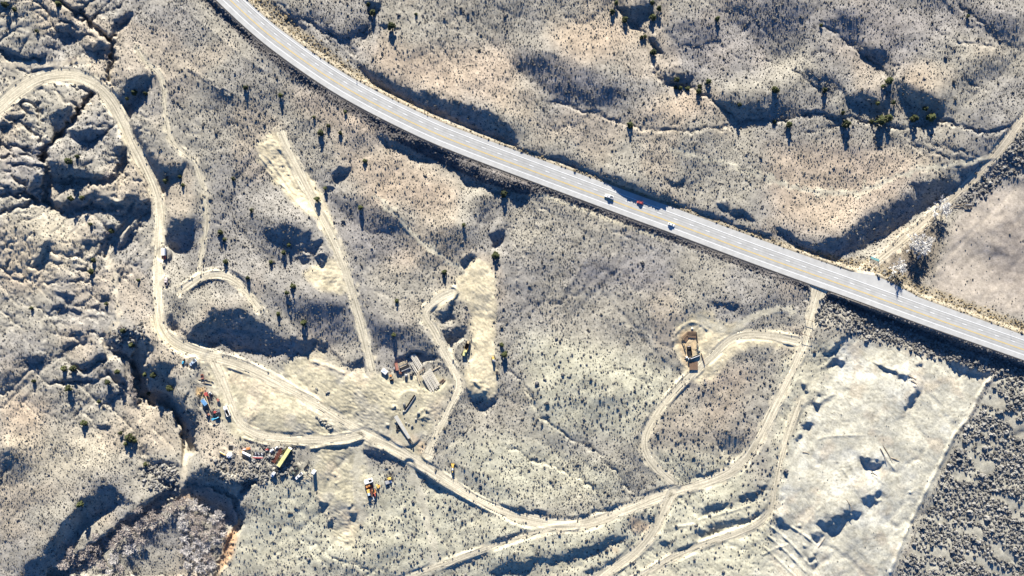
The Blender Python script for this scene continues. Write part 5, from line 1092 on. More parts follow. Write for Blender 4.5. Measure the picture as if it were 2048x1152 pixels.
t = thing('control_cabinet', 'tall white cabinet throwing a long shadow at the right of the camp', 'cabinet', 627.5, 944, (.9, .45), 2.4)
MB().box((0, 0, 2.1), (2.2, 1.7, 4.0)).build('body', M['white_body'], t, .03); MB().box((0, 0, 4.16), (2.4, 1.9, .12)).build('roof', M['white_body'], t); MB().box((0, -.87, 1.4), (.9, .04, 2.2)).build('door', M['steel'], t)
t = thing('fuel_drum', 'dark upright drum at the lower edge of the camp', 'drum', 576, 977, (1, 0), .6)
MB().tube((0, 0, 0), (0, 0, 1.5), .7, n=14).build('shell', M['black'], t); MB().tube((0, 0, 1.5), (0, 0, 1.56), .74, n=14).build('lid', M['steel'], t)
for i, (x, y, dx, dy, L) in enumerate([(608, 954, 1, .2, 4), (611, 958, 1, -.1, 5), (616, 949, .8, .7, 4.5), (606, 962, 1, .3, 3.5), (620, 956, .5, .8, 4)]):
    t = thing('plank', ['top left', 'widest', 'steepest', 'lowest', 'rightmost'][i] + ' loose plank by the white crew cab pickup', 'plank', x, y, (dx, dy), .2, 'loose planks by the camp'); MB().box((0, 0, .15), (L, .4, .12)).build('board', M['pale_wood'], t)
# ------------------------------------------------------------------ orange machines south of the camp
t = thing('storage_container', 'white container with a black opening at the head of the orange machines', 'container', 737, 962.5, (210, -75), 1.6)
MB().box((0, 0, 1.25), (5.8, 2.6, 2.5)).build('body', M['white_body'], t, .03); MB().box((1.5, .2, 2.53), (2.2, 1.5, .06)).build('roof_hatch', M['black'], t)
for k in range(9): MB().box((-2.4 + .6 * k, -1.32, 1.25), (.08, .05, 2.3)).build('wall_rib', M['white_body'], t)
t = thing('low_loader', 'dark low loader deck under the orange machines', 'trailer', 741, 982, (10, 33), .5)
MB().box((0, 0, .6), (8.6, 5.0, .3)).build('deck', M['maroon'], t); MB().box((5.5, .6, .6), (3.0, .5, .25)).build('gooseneck', M['white_body'], t); big_wheels(t, (-3.4, -2.3, -1.2), 2.2, .4, .4)
for x, y, lb in ((733.8, 972.5, 'left small orange box behind the white container'), (738.2, 970, 'right small orange box behind the white container')):
    t = thing('tool_chest', lb, 'box', x, y, (.3, 1), 1.2, 'small orange boxes on the low loader', .75); MB().box((0, 0, .6), (1.8, 1.3, 1.1)).build('chest', M['orange_body'], t, .03); MB().box((0, 0, 1.2), (1.85, 1.35, .1)).build('lid', M['orange_body'], t)
t = thing('skid_steer', 'yellow orange loader with a grey cab on the left of the low loader', 'loader', 737.5, 985, (.25, 1), 1.5, None, .75)
MB().box((-.9, 0, 1.0), (2.4, 1.9, 1.1)).build('engine_hood', M['yellow_body'], t, .06); MB().box((1.2, 0, 1.3), (1.6, 1.5, 1.5)).build('cab', M['pale_blue'], t, .04); MB().box((2.6, 0, .4), (.7, 1.9, .7)).build('bucket', M['dark_steel'], t); big_wheels(t, (-1.3, .9), 1.0, .5, .35)
t = thing('excavator', 'orange red excavator with its arm folded on the right of the low loader', 'excavator', 748.5, 983, (.42, 1), 1.6, None, .3)
for s_ in (-1, 1): MB().box((0, s_ * .95, .5), (3.6, .5, .9)).build('track', M['black'], t, .1)
MB().box((-.2, 0, 1.5), (2.8, 2.0, 1.1)).build('house', M['orange_body'], t, .06); MB().box((-1.7, .3, 2.0), (1.2, 1.1, 1.5)).build('cab', M['glass'], t); MB().tube((.9, 0, 1.9), (3.0, -.2, 2.6), .26).build('boom', M['red_body'], t); MB().tube((3.0, -.2, 2.6), (4.2, -.9, 1.2), .2).build('stick', M['orange_body'], t); MB().box((4.3, -1.2, .8), (.8, 1.0, .7)).build('bucket', M['dark_steel'], t)
t = thing('dozer_blade', 'bright yellow machine blade standing right of the orange excavator', 'blade', 755.5, 973, (.5, .9), .9)
MB().prism([(-1.6, .1), (1.6, .1), (1.2, 1.5), (-1.3, 1.6)], -.5, .5).build('blade', M['yellow_body'], t); MB().box((.2, .9, .5), (1.2, 1.2, .4)).build('mount', M['orange_body'], t); MB().tube((2.4, -.6, .4), (6.5, -1.4, .4), .12).build('push_bar', M['pale_wood'], t)
t = thing('hydraulic_unit', 'grey square machine with a black frame below the yellow loader', 'machine', 774.5, 964.5, (.95, -.3), .9)
MB().box((0, 0, .9), (2.8, 2.4, 1.2)).build('housing', M['grey_body'], t, .04); MB().box((-.4, 1.7, .7), (2.6, .7, .8)).build('front_frame', M['black'], t); MB().box((2.3, -.4, .4), (1.8, 1.8, .3)).build('apron', M['white_body'], t)
t = thing('backhoe_loader', 'small yellow loader above the grey square machine', 'loader', 780, 957, (1, -.2), 1.0)
MB().box((-.5, 0, 1.1), (2.4, 1.5, .9)).build('body', M['yellow_body'], t, .05); MB().box((.4, 0, 1.9), (1.1, 1.2, .9)).build('cab', M['yellow_body'], t, .04); MB().box((2.0, 0, .5), (.7, 1.9, .7)).build('bucket', M['dark_steel'], t); big_wheels(t, (-1.0, .9), .85, .5, .35)
t = thing('plank', 'long pale plank on the ground below the orange machines', 'plank', 738, 1004, (17, -8), .2); MB().box((0, 0, .12), (6.4, .5, .14)).build('board', M['pale_wood'], t)
# ------------------------------------------------------------------ pipe yard
t = thing('tarp_tank', 'white covered tank left of the rusty machine in the pipe yard', 'tank', 769, 743, (.7, .55), 1.0)
MB().box((0, 0, .9), (4.4, 3.0, 1.6)).build('body', M['white_body'], t, .3); MB().box((-.4, .2, 1.75), (1.2, .8, .16)).build('hatch', M['pale_blue'], t)
t = thing('rock_crusher', 'rusty yellow machine right of the white covered tank', 'machine', 782, 755, (.3, 1), 1.2)
MB().box((0, 0, 1.1), (2.6, 2.0, 1.6)).build('body', M['tan_paint'], t, .05); MB().box((-1.4, .3, 2.1), (1.3, 1.3, .9)).build('hopper', M['orange_body'], t, .03); MB().box((1.8, -.2, .8), (1.4, 2.6, .6)).build('belt_frame', M['rust'], t); big_wheels(t, (-1.2, 1.2), 1.1, .45, .3)
t = thing('drill_rig', 'thin dark upright frame left of the rust red tank', 'frame', 788.5, 736.5, (.1, 1), .9)
for s_ in (-1, 1): MB().tube((-1.5, s_ * .5, .2), (1.6, s_ * .5, 1.8), .1).build('leg', M['dark_steel'], t)
MB().box((0, 0, 1.0), (1.4, .9, .9)).build('engine_box', M['grey_body'], t)
t = thing('fuel_tank', 'rust red cylinder tank at the left end of the pole rack', 'tank', 793.5, 733.5, (.2, 1), 1.2)
MB().tube((-2.6, 0, 1.5), (2.6, 0, 1.5), 1.15, n=16).build('shell', M['dusty_red'], t); MB().tube((-2.75, 0, 1.5), (-2.62, 0, 1.5), 1.0, n=16).build('end_cap', M['rust'], t); MB().box((0, 0, .25), (4.4, 1.6, .5)).build('cradle', M['dark_steel'], t)
t = thing('pole_rack', 'dark steel rack holding tan poles beside the rust red tank', 'rack', 808.5, 731.5, (200, -85), 1.0)
for k in (-1, 0, 1): MB().box((k * 2.6, 0, .55), (.3, 6.4, .4)).build('sleeper', M['dark_steel'], t)
for s_ in (-1, 1):
    for k in (-1, 1): MB().tube((k * 2.6, s_ * 3.2, .4), (k * 2.6, s_ * 3.2, 2.6), .12).build('upright', M['dark_steel'], t)
MB().box((0, -1.5, .95), (6.6, 2.0, .5)).build('trough', M['black'], t); MB().box((0, -2.9, 1.0), (6.8, .5, .5)).build('front_beam', M['grey_body'], t)
for k in range(5):
    x, y = 806 - k * -.6 * .7, 724 + k * 2.1
    t = thing('pole', ['topmost', 'second', 'third', 'fourth', 'lowest'][k] + ' tan pole on the dark rack in the pipe yard', 'pole', x, y, (200, -85), 1.3, 'tan poles on the dark rack'); MB().tube((-3.4, 0, 1.1), (3.4 - .3 * k, 0, 1.1), .2, .17, 8).build('shaft', M['pale_wood' if k != 3 else 'steel'], t)
for x, y, m_, lb, hh_ in ((801, 746.5, 'rust', 'rusty machine part on the ground below the left of the pole rack', 1.2), (812, 750.5, 'grey_body', 'tall grey machine below the middle of the pole rack', 2.4), (822.5, 750, 'dark_steel', 'small dark frame on legs below the right of the pole rack', 1.6)):
    t = thing('machine_unit', lb, 'machine', x, y, (1, .15), hh_ / 2); MB().box((0, 0, hh_ * .6), (2.2, 1.7, hh_ * .7), 0, 0, .8).build('housing', M[m_], t, .04)
    for sx_ in (-1, 1):
        for sy_ in (-1, 1): MB().tube((sx_ * .9, sy_ * .65, 0), (sx_ * .8, sy_ * .55, hh_ * .4), .09).build('leg', M['dark_steel'], t)
    MB().tube((.3, 0, hh_ * .9), (.3, 0, hh_ * 1.15), .3).build('cap', M['steel'], t)
ORD = ['first', 'second', 'third', 'fourth', 'fifth', 'sixth', 'seventh', 'eighth', 'ninth', 'tenth', 'eleventh', 'twelfth']
def bundle(n, a, b, d, L, zt, grp, where, seed):
    g = random.Random(seed)
    for k in range(n):
        f = k / (n - 1); x, y = a[0] + (b[0] - a[0]) * f, a[1] + (b[1] - a[1]) * f
        dd_ = Vector((d[0] + g.uniform(-.8, .8), d[1])).normalized(); l_ = L * g.uniform(.93, 1.0); off = g.uniform(-1.2, 1.2)
        t = thing('steel_pipe', '%s pale pipe from the left in the %s' % (ORD[k], where), 'pipe', x + dd_.x * (l_ / S / 2 + off), y + dd_.y * (l_ / S / 2 + off), dd_, zt, grp)
        MB().tube((-l_ / 2, 0, zt), (l_ / 2, 0, zt), .24, n=8, cap=False).build('tube', M['pipe'], t); MB().tube((l_ / 2 - .25, 0, zt), (l_ / 2 + .05, 0, zt), .28, n=8).build('collar', M['dark_steel'], t)
        mid_z = float(hat(x, y))
    for f in (.15, .85):
        c = (np.array(a) + np.array(b)) / 2 + np.array(Vector(d).normalized()) * (L / S * f)
        w = math.hypot(b[0] - a[0], b[1] - a[1]) * S + 1.2
        t = thing('pipe_trestle', ('upper' if f < .5 else 'lower') + ' timber trestle carrying the ' + where, 'trestle', c[0], c[1], (b[0] - a[0], b[1] - a[1]), .5); MB().box((0, 0, zt - .36), (w, .35, .22)).build('beam', M['brownwood'], t)
        for s_ in (-1, 0, 1): MB().box((s_ * w * .4, 0, (zt - .46) / 2), (.4, .5, zt - .46)).build('block', M['brownwood'], t)
bundle(6, (820.5, 712), (829, 706.5), (23, 37), 15.6, 1.2, 'pipes in the upper bundle', 'upper pipe bundle', 3)
bundle(11, (844, 752), (860, 736.5), (20, 35), 14.8, 1.5, 'pipes in the lower bundle', 'large lower pipe bundle', 4)
bundle(3, (820.5, 726), (824, 722.5), (12, 21), 8.8, .7, 'pipes in the short bundle', 'short bundle left of the others', 5)
for k, (x, y, dx, dy, L) in enumerate([(836, 757, 6, 22, 8), (838.5, 752, 5, 22, 7.5), (883, 761, 7, -6, 4), (887, 763, 7, -6, 3.5), (872, 737, 12, -7, 6)]):
    t = thing('timber_beam', ['loose beam at the left foot of the lower pipe bundle', 'shorter beam at the left foot of the lower pipe bundle', 'dark block right of the lower pipe bundle', 'second dark block right of the lower pipe bundle', 'pale beam above the lower pipe bundle'][k], 'timber', x, y, (dx, dy), .3); MB().box((0, 0, .3), (L, .5, .5)).build('beam', M['pale_wood' if k < 2 or k == 4 else 'brownwood'], t)
t = thing('steel_trough', 'long dark steel trough with a white edge leaning below the pipe yard', 'trough', 819.5, 806, (22, -33), .6)
MB().box((0, 0, .25), (13.6, 1.2, .12)).build('floor', M['black'], t); MB().box((0, -.68, .6), (13.8, .14, .8)).build('near_wall', M['white_body'], t); MB().box((0, .66, .5), (13.4, .12, .6)).build('far_wall', M['dark_steel'], t)
for k in (-1, 1): MB().box((k * 6.6, 0, .5), (.12, 1.2, .5)).build('end_plate', M['dark_steel'], t)
t = thing('belt_conveyor', 'long pale inclined conveyor with a wheel at its foot near the haul road', 'conveyor', 809, 860, (34, 57), .9)
bm_ = MB(); bm_.quad((-12, -1.7, 1.7), (7, -1.0, .95), (7, 1.0, .95), (-12, 1.2, 1.7)); bm_.build('belt', M['concrete'], t)
MB().tube((-12, -1.75, 1.6), (10, -1.05, .75), .14).build('side_rail', M['dark_steel'], t); MB().tube((-12, 1.25, 1.6), (10, 1.05, .75), .14).build('side_rail', M['pale_wood'], t)
for k in range(7):
    MB().tube((-11 + 3 * k, -1.6, 1.45 - .1 * k), (-11 + 3 * k, 1.2, 1.45 - .1 * k), .09).build('idler', M['dark_steel'], t)
for x_, z_ in ((-10, 1.5), (-2, 1.2), (6, .9)):
    for s_ in (-1, 1): MB().tube((x_, s_ * 1.1, 0), (x_, s_ * 1.0, z_), .1).build('leg', M['dark_steel'], t)
MB().box((8.6, -.9, .6), (3.8, .9, .9)).build('feed_hopper', M['black'], t); wheel(t, 11.4, 0, .75, .5)
for k, (x, y, r_) in enumerate([(795, 853, .8), (797.5, 857, .9), (794.5, 861, .7)]):
    t = thing('tractor_tyre', ['upper', 'middle', 'lower'][k] + ' old black tyre lying left of the conveyor', 'tyre', x, y, (1, 0), .2, 'old tyres by the conveyor')
    b2 = MB()
    for i in range(14):
        a0, a1 = 6.2832 * i / 14, 6.2832 * (i + 1) / 14; b2.tube((r_ * math.cos(a0), r_ * math.sin(a0), .3), (r_ * math.cos(a1), r_ * math.sin(a1), .3), .3, n=6, cap=False)
    b2.build('tread', M['black'], t)
def rocks(name, spots, label_fn, grp, m='rock'):
    for k, (x, y, r_) in enumerate(spots):
        bm = bmesh.new(); blob_bm(bm, (0, 0, r_ * .3), r_, 200 + k + int(x), .7, 1, .3); o = bpy.data.objects.new(name, bm_mesh(name, bm, M[m])); COL.objects.link(o)
        o.location = W(x, y, float(hat(x, y))); tag(o, label_fn(k), 'rock', grp)
rocks('boulder', [(633, 833, 1.0), (638, 838, .9), (642, 841, 1.1), (645, 846, .9), (650, 847, 1.2), (653, 852, 1.0), (658, 851, 1.3), (661, 857, 1.1), (657, 858, .8), (665, 855, .9)], lambda k: '%s grey boulder from the left in the row above the haul road bend' % ORD[k], 'boulders in a row by the haul road')
rocks('boulder', [(633, 777, 1.0), (657, 784, 1.3), (653, 786, .8)], lambda k: ['lone dark boulder in the yard left of the others', 'largest dark boulder in the middle of the yard', 'small boulder touching the largest one in the yard'][k], 'dark boulders in the yard')
rocks('boulder', [(795 + 13 * math.sin(k * 2.4) + k * 4.1, 830 + 22 * math.cos(k * 1.9), .55 + .25 * ((k * 7) % 4)) for k in range(12)], lambda k: '%s rubble boulder from the left on the heap below the pipe yard' % ORD[k], 'rubble boulders below the pipe yard')
rocks('boulder', [(1384, 657, 1.0)], lambda k: 'white boulder at the head of the stepped pit', None, 'concrete')
# ------------------------------------------------------------------ earthmovers
t = thing('wheel_scraper', 'yellow scraper with a black bowl working on the tan fill', 'scraper', 931.5, 699, (-7, 22), 2.0)
MB().box((3.0, 0, 1.6), (3.4, 2.2, 1.3)).build('tractor_hood', M['pale_yellow'], t, .08); MB().box((.9, .3, 2.4), (1.4, 1.5, 1.7)).build('cab', M['yellow_body'], t, .05); MB().box((.9, .3, 3.3), (1.6, 1.7, .1)).build('cab_roof', M['pale_yellow'], t)
MB().box((-2.4, 0, .9), (4.0, 2.6, .2)).build('bowl_floor', M['black'], t)
for s_ in (-1, 1): MB().box((-2.4, s_ * 1.4, 1.9), (4.2, .15, 2.0)).build('bowl_side', M['dark_steel'], t); MB().tube((0, s_ * 1.2, 1.6), (-1.5, s_ * 1.45, 2.4), .2).build('draft_arm', M['yellow_body'], t)
MB().box((-4.5, 0, 1.9), (.15, 2.8, 2.0)).build('bowl_back', M['dark_steel'], t); MB().box((-5.4, 0, 1.5), (1.6, 1.4, 1.0)).build('rear_engine', M['tan_paint'], t, .05); big_wheels(t, (-5.2, 2.6), 1.3, .95, .7); MB().box((4.9, 0, .9), (.5, 2.4, .8)).build('push_plate', M['dark_steel'], t)
t = thing('road_roller', 'small yellow and grey roller on the right edge of the tan fill', 'roller', 987, 719, (3, 13), 1.2)
MB().tube((1.7, -.95, .75), (1.7, .95, .75), .75, n=18).build('drum', M['steel'], t); MB().box((-1.0, 0, 1.3), (2.4, 1.6, 1.0)).build('engine_hood', M['yellow_body'], t, .06); MB().box((.4, 0, 2.2), (1.2, 1.4, 1.4)).build('cab', M['grey_body'], t, .04); MB().box((1.7, 0, 1.55), (2.0, .25, .2)).build('drum_frame', M['yellow_body'], t); big_wheels(t, (-1.3,), .9, .7, .45)
t = thing('small_trailer', 'small black box trailer in the brush below the roller', 'trailer', 994, 747, (0, 1), .8)
MB().box((-.5, 0, 1.0), (2.4, 1.5, 1.1)).build('box', M['dark_steel'], t, .04); MB().box((1.4, 0, .6), (1.6, .14, .14)).build('drawbar', M['steel'], t); big_wheels(t, (-.5,), .85, .38, .25)
t = thing('backhoe_loader', 'yellow backhoe loader parked beside the haul road near the brush', 'loader', 905.3, 936.5, (0, -1), 1.5)
MB().box((1.2, 0, 1.2), (1.8, 1.5, .9)).build('engine_hood', M['yellow_body'], t, .05); MB().box((-.4, 0, 1.9), (1.8, 1.7, 1.6)).build('cab', M['glass'], t); MB().box((-.4, 0, 2.75), (1.4, 1.1, .1)).build('cab_roof', M['white_body'], t); MB().box((2.7, 0, .6), (.9, 2.3, .8)).build('bucket', M['yellow_body'], t)
MB().tube((-1.5, 0, 1.3), (-2.6, 0, 3.2), .2).build('boom', M['yellow_body'], t); MB().tube((-2.6, 0, 3.2), (-3.2, 0, 1.4), .16).build('stick', M['yellow_body'], t); big_wheels(t, (-1.1,), .95, .75, .5); big_wheels(t, (1.4,), .9, .5, .35)
# ------------------------------------------------------------------ the stepped pit: timber treads, black box, black pipe, boards
t = thing('excavation_steps', 'stepped timber lined pit on the cleared pad', 'pit', 1383, 692, (1, .05), .0)
def loc(x, y): w0 = Vector(W(1383, 692, float(hat(1383, 692)))); w = Vector(W(x, y, float(hat(x, y)))); return Matrix.Rotation(-t.rotation_euler.z, 3, 'Z') @ (w - w0)
def tread(a, b_, zt, m='brownwood', nm='step', wd=.5, h=.28):
    p, q = loc(*a), loc(*b_); c = (p + q) / 2; MB().box((c.x, c.y, c.z + zt), ((q - p).length, wd, h), math.atan2(q.y - p.y, q.x - p.x)).build(nm, M[m], t)
for k in range(8): tread((1374 + .25 * k, 663.2 + 1.55 * k), (1392 + .1 * k, 663.6 + 1.75 * k), .85 - .08 * k)
for k in range(6): tread((1363.5 + 1.5 * k, 674 + 1.9 * k), (1374 + .5 * k, 664.8 + 2.3 * k), .8 - .08 * k)
for k in range(9): tread((1378.3, 724.5 + 1.75 * k), (1395.6, 724.2 + 1.85 * k), .25 + .07 * k)
tread((1363.2, 675), (1371, 700), .9, 'dark_steel', 'side_plank', .3, .9); tread((1392.2, 664), (1394.5, 686), .9, 'dark_steel', 'side_plank', .3, 1.0); tread((1402, 706), (1409, 728), .6, 'brownwood', 'side_plank', .3, .8)
t2 = thing('trench_box', 'black trench box standing in the pit', 'trench box', 1379, 702, (2.5, 17), .7)
for s_ in (-1, 1): MB().box((0, s_ * 1.35, .8), (7.4, .2, 1.6)).build('side_wall', M['black'], t2)
MB().box((-3.4, 0, 1.2), (.3, 2.8, .4)).build('spreader', M['pink_white'], t2); MB().box((0, 0, .12), (7.4, 2.6, .1)).build('floor', M['black'], t2); MB().box((3.4, 0, 1.2), (.3, 2.8, .3)).build('spreader', M['dark_steel'], t2)
t2 = thing('culvert_pipe', 'thick black pipe lying across the lower end of the pit', 'pipe', 1388.5, 714, (21, -8), .9)
MB().tube((-4.3, 0, .9), (4.3, 0, .9), .75, n=16).build('shell', M['black'], t2); MB().box((.4, -.2, 1.66), (7.0, .35, .06)).build('white_stripe', M['white_body'], t2); MB().tube((-4.5, 0, .9), (-4.25, 0, .9), .85, n=16).build('collar', M['pale_blue'], t2)
t2 = thing('timber_pile', 'pile of grey timbers on the right side of the pit', 'timber pile', 1395.5, 697, (3, 17), .5)
for k in range(9): MB().box((-2.6 + .65 * k, .4 * math.sin(k * 2.1), .3 + .2 * (k % 3)), (2.2, .25, .22), k * .7).build('timber', M['steel' if k % 2 else 'green_dark'], t2)
t2 = thing('pump', 'small dark pump at the left foot of the pit', 'pump', 1373.5, 714.5, (1, -.3), .4)
MB().box((0, 0, .45), (1.4, .9, .8)).build('motor', M['white_body'], t2); MB().tube((-.7, 0, .4), (-1.6, .5, .3), .2).build('hose', M['black'], t2)
# ------------------------------------------------------------------ roadside
for x, y, lb, hh_ in ((713.3, 161.5, 'small marker sign on the upper shoulder of the highway at the left', 1.25), (2023.5, 665, 'thin sign post on the upper shoulder at the right end of the highway', 2.2)):
    t = thing('road_sign', lb, 'sign', x, y, (1, .9), hh_ / 2); MB().box((0, 0, hh_ / 2), (.1, .1, hh_)).build('post', M['steel'], t); MB().box((0, .06, hh_ - .35), (.65 if x < 1000 else .3, .04, .75)).build('plate', M['dark_steel'], t)
t = thing('field_gate', 'teal metal field gate across the gravel lane beside the highway', 'gate', 1750, 520, (165, 62), .8)
for k in range(5): MB().box((0, 0, .35 + .25 * k), (6.2, .1, .09)).build('rail', M['teal_body'], t)
for s_ in (-1, -.33, .33, 1): MB().box((s_ * 3.05, 0, .8), (.1, .14, 1.4)).build('stile', M['teal_body'], t)
for s_ in (-1, 1): MB().tube((s_ * 3.35, 0, 0), (s_ * 3.35, 0, 2.0), .16).build('post', M['wood'], t)
MB().box((0, .9, .1), (6.4, 1.6, .12)).build('cattle_grid', M['teal_body'], t)
def gateway(label, a, b_, hh_):
    t = thing('log_gateway', label, 'gateway', (a[0] + b_[0]) / 2, (a[1] + b_[1]) / 2, (b_[0] - a[0], b_[1] - a[1]), 1.5); L = math.hypot(b_[0] - a[0], b_[1] - a[1]) * S
    for s_ in (-1, 1): MB().tube((s_ * L / 2, 0, 0), (s_ * L / 2, 0, hh_ + .6), .17).build('post', M['brownwood'], t)
    MB().tube((-L / 2 - .5, 0, hh_), (L / 2 + .5, 0, hh_ - .1), .13).build('crossbeam', M['brownwood'], t)
gateway('tall log gateway over the dirt road, nearer the haul road', (1605, 668), (1622.7, 675), 3.0)
gateway('lower log gateway over the dirt road, nearer the highway', (1612, 638), (1626, 643), 2.2)
def fence(label, pts, sp, hh_, grp=None):
    ln = smooth_line(pts, 1.0, 1); al = np.r_[0, np.cumsum(np.hypot(*np.diff(ln, axis=0).T))]; n_ = max(2, int(al[-1] * S / sp) + 1)
    q = np.linspace(0, al[-1], n_); X = np.interp(q, al, ln[:, 0]); Y = np.interp(q, al, ln[:, 1]); Zs = hat(X, Y)
    o = bpy.data.objects.new('wire_fence', None); COL.objects.link(o); o.location = W(X[0], Y[0], Zs[0]); tag(o, label, 'fence', grp); P0 = Vector(o.location)
    ps = [Vector(W(X[i], Y[i], Zs[i])) - P0 for i in range(n_)]
    for p in ps: MB().box((p.x, p.y, p.z + hh_ / 2), (.16, .16, hh_)).build('post', M['wood'], o)
    for zz in (.45, .8, 1.15):
        w_ = MB()
        for a, b_ in zip(ps[:-1], ps[1:]): w_.tube((a.x, a.y, a.z + zz), (b_.x, b_.y, b_.z + zz), .015, n=3, cap=False)
        w_.build('wire', M['steel'], o)
fence('post and wire fence along the bright bank before the dense scrub', [(1984, 750), (1905, 902), (1850, 1020), (1788, 1150)], 5.0, 1.3)
fence('post and wire fence below the highway at the right', [(1640, 618), (1720, 645), (1830, 690), (1985, 742)], 5.0, 1.3)
fence('post and wire fence beside the gravel lane and the meadow', [(1756, 527), (1800, 497), (1860, 452), (1912, 408)], 5.0, 1.3)
fence('short wire fence from the field gate to the highway shoulder', [(1746, 527), (1747, 540), (1757, 552)], 3.0, 1.2)
fence('post and wire fence on the near side of the straight highway', [(1080, 386), (1180, 428), (1330, 482), (1480, 536), (1600, 590)], 6.0, 1.2)
t = thing('cattle_chute', 'low dark roofed cattle chute with two tall leaning poles by the cottonwoods', 'shed', 1937, 412.5, (1, .02), 1.0)
MB().box((0, 0, 1.25), (5.0, 2.0, .14)).build('roof', M['dark_steel'], t)
for k in range(5): MB().box((-2 + k, -.95, .6), (.14, .1, 1.2)).build('board', M['wood'], t)
MB().box((0, 1.05, 1.3), (5.2, .18, .14)).build('roof_edge', M['white_body'], t)
MB().tube((-1.7, -.4, 0), (-2.6, -1.2, 3.0), .11).build('pole', M['wood'], t); MB().tube((1.0, -.6, 0), (1.1, -1.0, 2.9), .1).build('pole', M['wood'], t)
for k, (x, y, dx, dy, L) in enumerate([(1916, 411, 20, 1, 5.5), (1921, 409, 16, -2, 5), (1914, 415, 18, 2, 5), (1925, 414, 14, 9, 3.5), (1905, 413, 12, -12, 5), (1932, 407, 10, 1, 3.5)]):
    t = thing('log', '%s weathered log from the left in the scatter by the cattle chute' % ORD[[2, 3, 1, 4, 0, 5][k]], 'log', x, y, (dx, dy), .2, 'weathered logs by the cattle chute'); MB().tube((-L / 2, 0, .2), (L / 2, 0, .25), .2, .14).build('trunk', M['wood'], t)
for k, (x, y, dx, dy, L) in enumerate([(1647, 650, 18, 8, 6.5), (1656, 655, 16, -8, 6.0), (1612, 905, 14, 2, 5), (1876, 426, -6, 10, 4), (1866, 436, 8, -12, 6)]):
    t = thing('log', ['pale log crossing another below the highway at the dirt road mouth', 'second pale log crossing under the first near the dirt road mouth', 'log lying at the edge of the pale spoil field', 'short log under the upper cottonwood', 'long log between the gravel lane and the upper cottonwood'][k], 'log', x, y, (dx, dy), .2); MB().tube((-L / 2, 0, .22), (L / 2, 0, .28), .24, .16).build('trunk', M['wood'], t)
for k, (x, y, dx, dy, L) in enumerate([(1775, 905, 20, 32, 14), (1768, 910, 16, 30, 11), (1752, 950, 22, 18, 9), (1790, 918, 20, 6, 7), (1700, 1010, 14, 22, 9), (1643, 1085, 14, -20, 9), (1825, 755, 12, 6, 6), (1830, 765, 14, 8, 6)]):
    t = thing('dead_trunk', ['longest', 'second longest', 'slanting', 'short level', 'lower middle', 'lower left', 'upper small', 'upper lower'][k] + ' dead trunk lying on the pale spoil field', 'log', x, y, (dx, dy), .2, 'dead trunks on the spoil field'); MB().tube((-L / 2, 0, .3), (L / 2, 0, .4), .3, .15).build('trunk', M['wood'], t)
# ------------------------------------------------------------------ junipers
M['juniper'] = leaf_mat('juniper_leaves', (0.048, 0.056, 0.028), 0.35, (1.15, 1.1, .9)); M['bark'] = mat('juniper_bark', (.12, .09, .065), .95, noise=.3, nscale=4, bump=.02)
M['twig'] = mat('bare_twigs', (.52, .485, .45), .9); M['limb'] = mat('pale_limbs', (.55, .53, .49), .9, noise=.2, nscale=2); M['twig_brown'] = mat('brown_twigs', (.40, .345, .30), .9)
jun = []
for v in range(4):
    g = random.Random(60 + v); bm = bmesh.new()
    for k in range(34):
        a = g.uniform(0, 6.28); hh_ = g.uniform(.12, 1.0); rr = (math.sin(math.pi * min(1, .22 + .78 * hh_)) * .5 + .06) * g.uniform(.55, 1.05)
        blob_bm(bm, (rr * math.cos(a), rr * math.sin(a), hh_ * 1.05), g.uniform(.13, .24), 700 + 40 * v + k, .9, 1, .45)
    cm = bm_mesh('crown', bm, M['juniper'])
    tm = MB().tube((0, 0, -.1), (.03, .02, .5), .07, .04, 6)
    for k in range(3): a = 2.1 * k + v; tm.tube((0, 0, .15), (.25 * math.cos(a), .25 * math.sin(a), .5), .035, .015, 5)
    to = tm.build('trunk', M['bark']); jun.append((cm, to.data)); bpy.data.objects.remove(to)
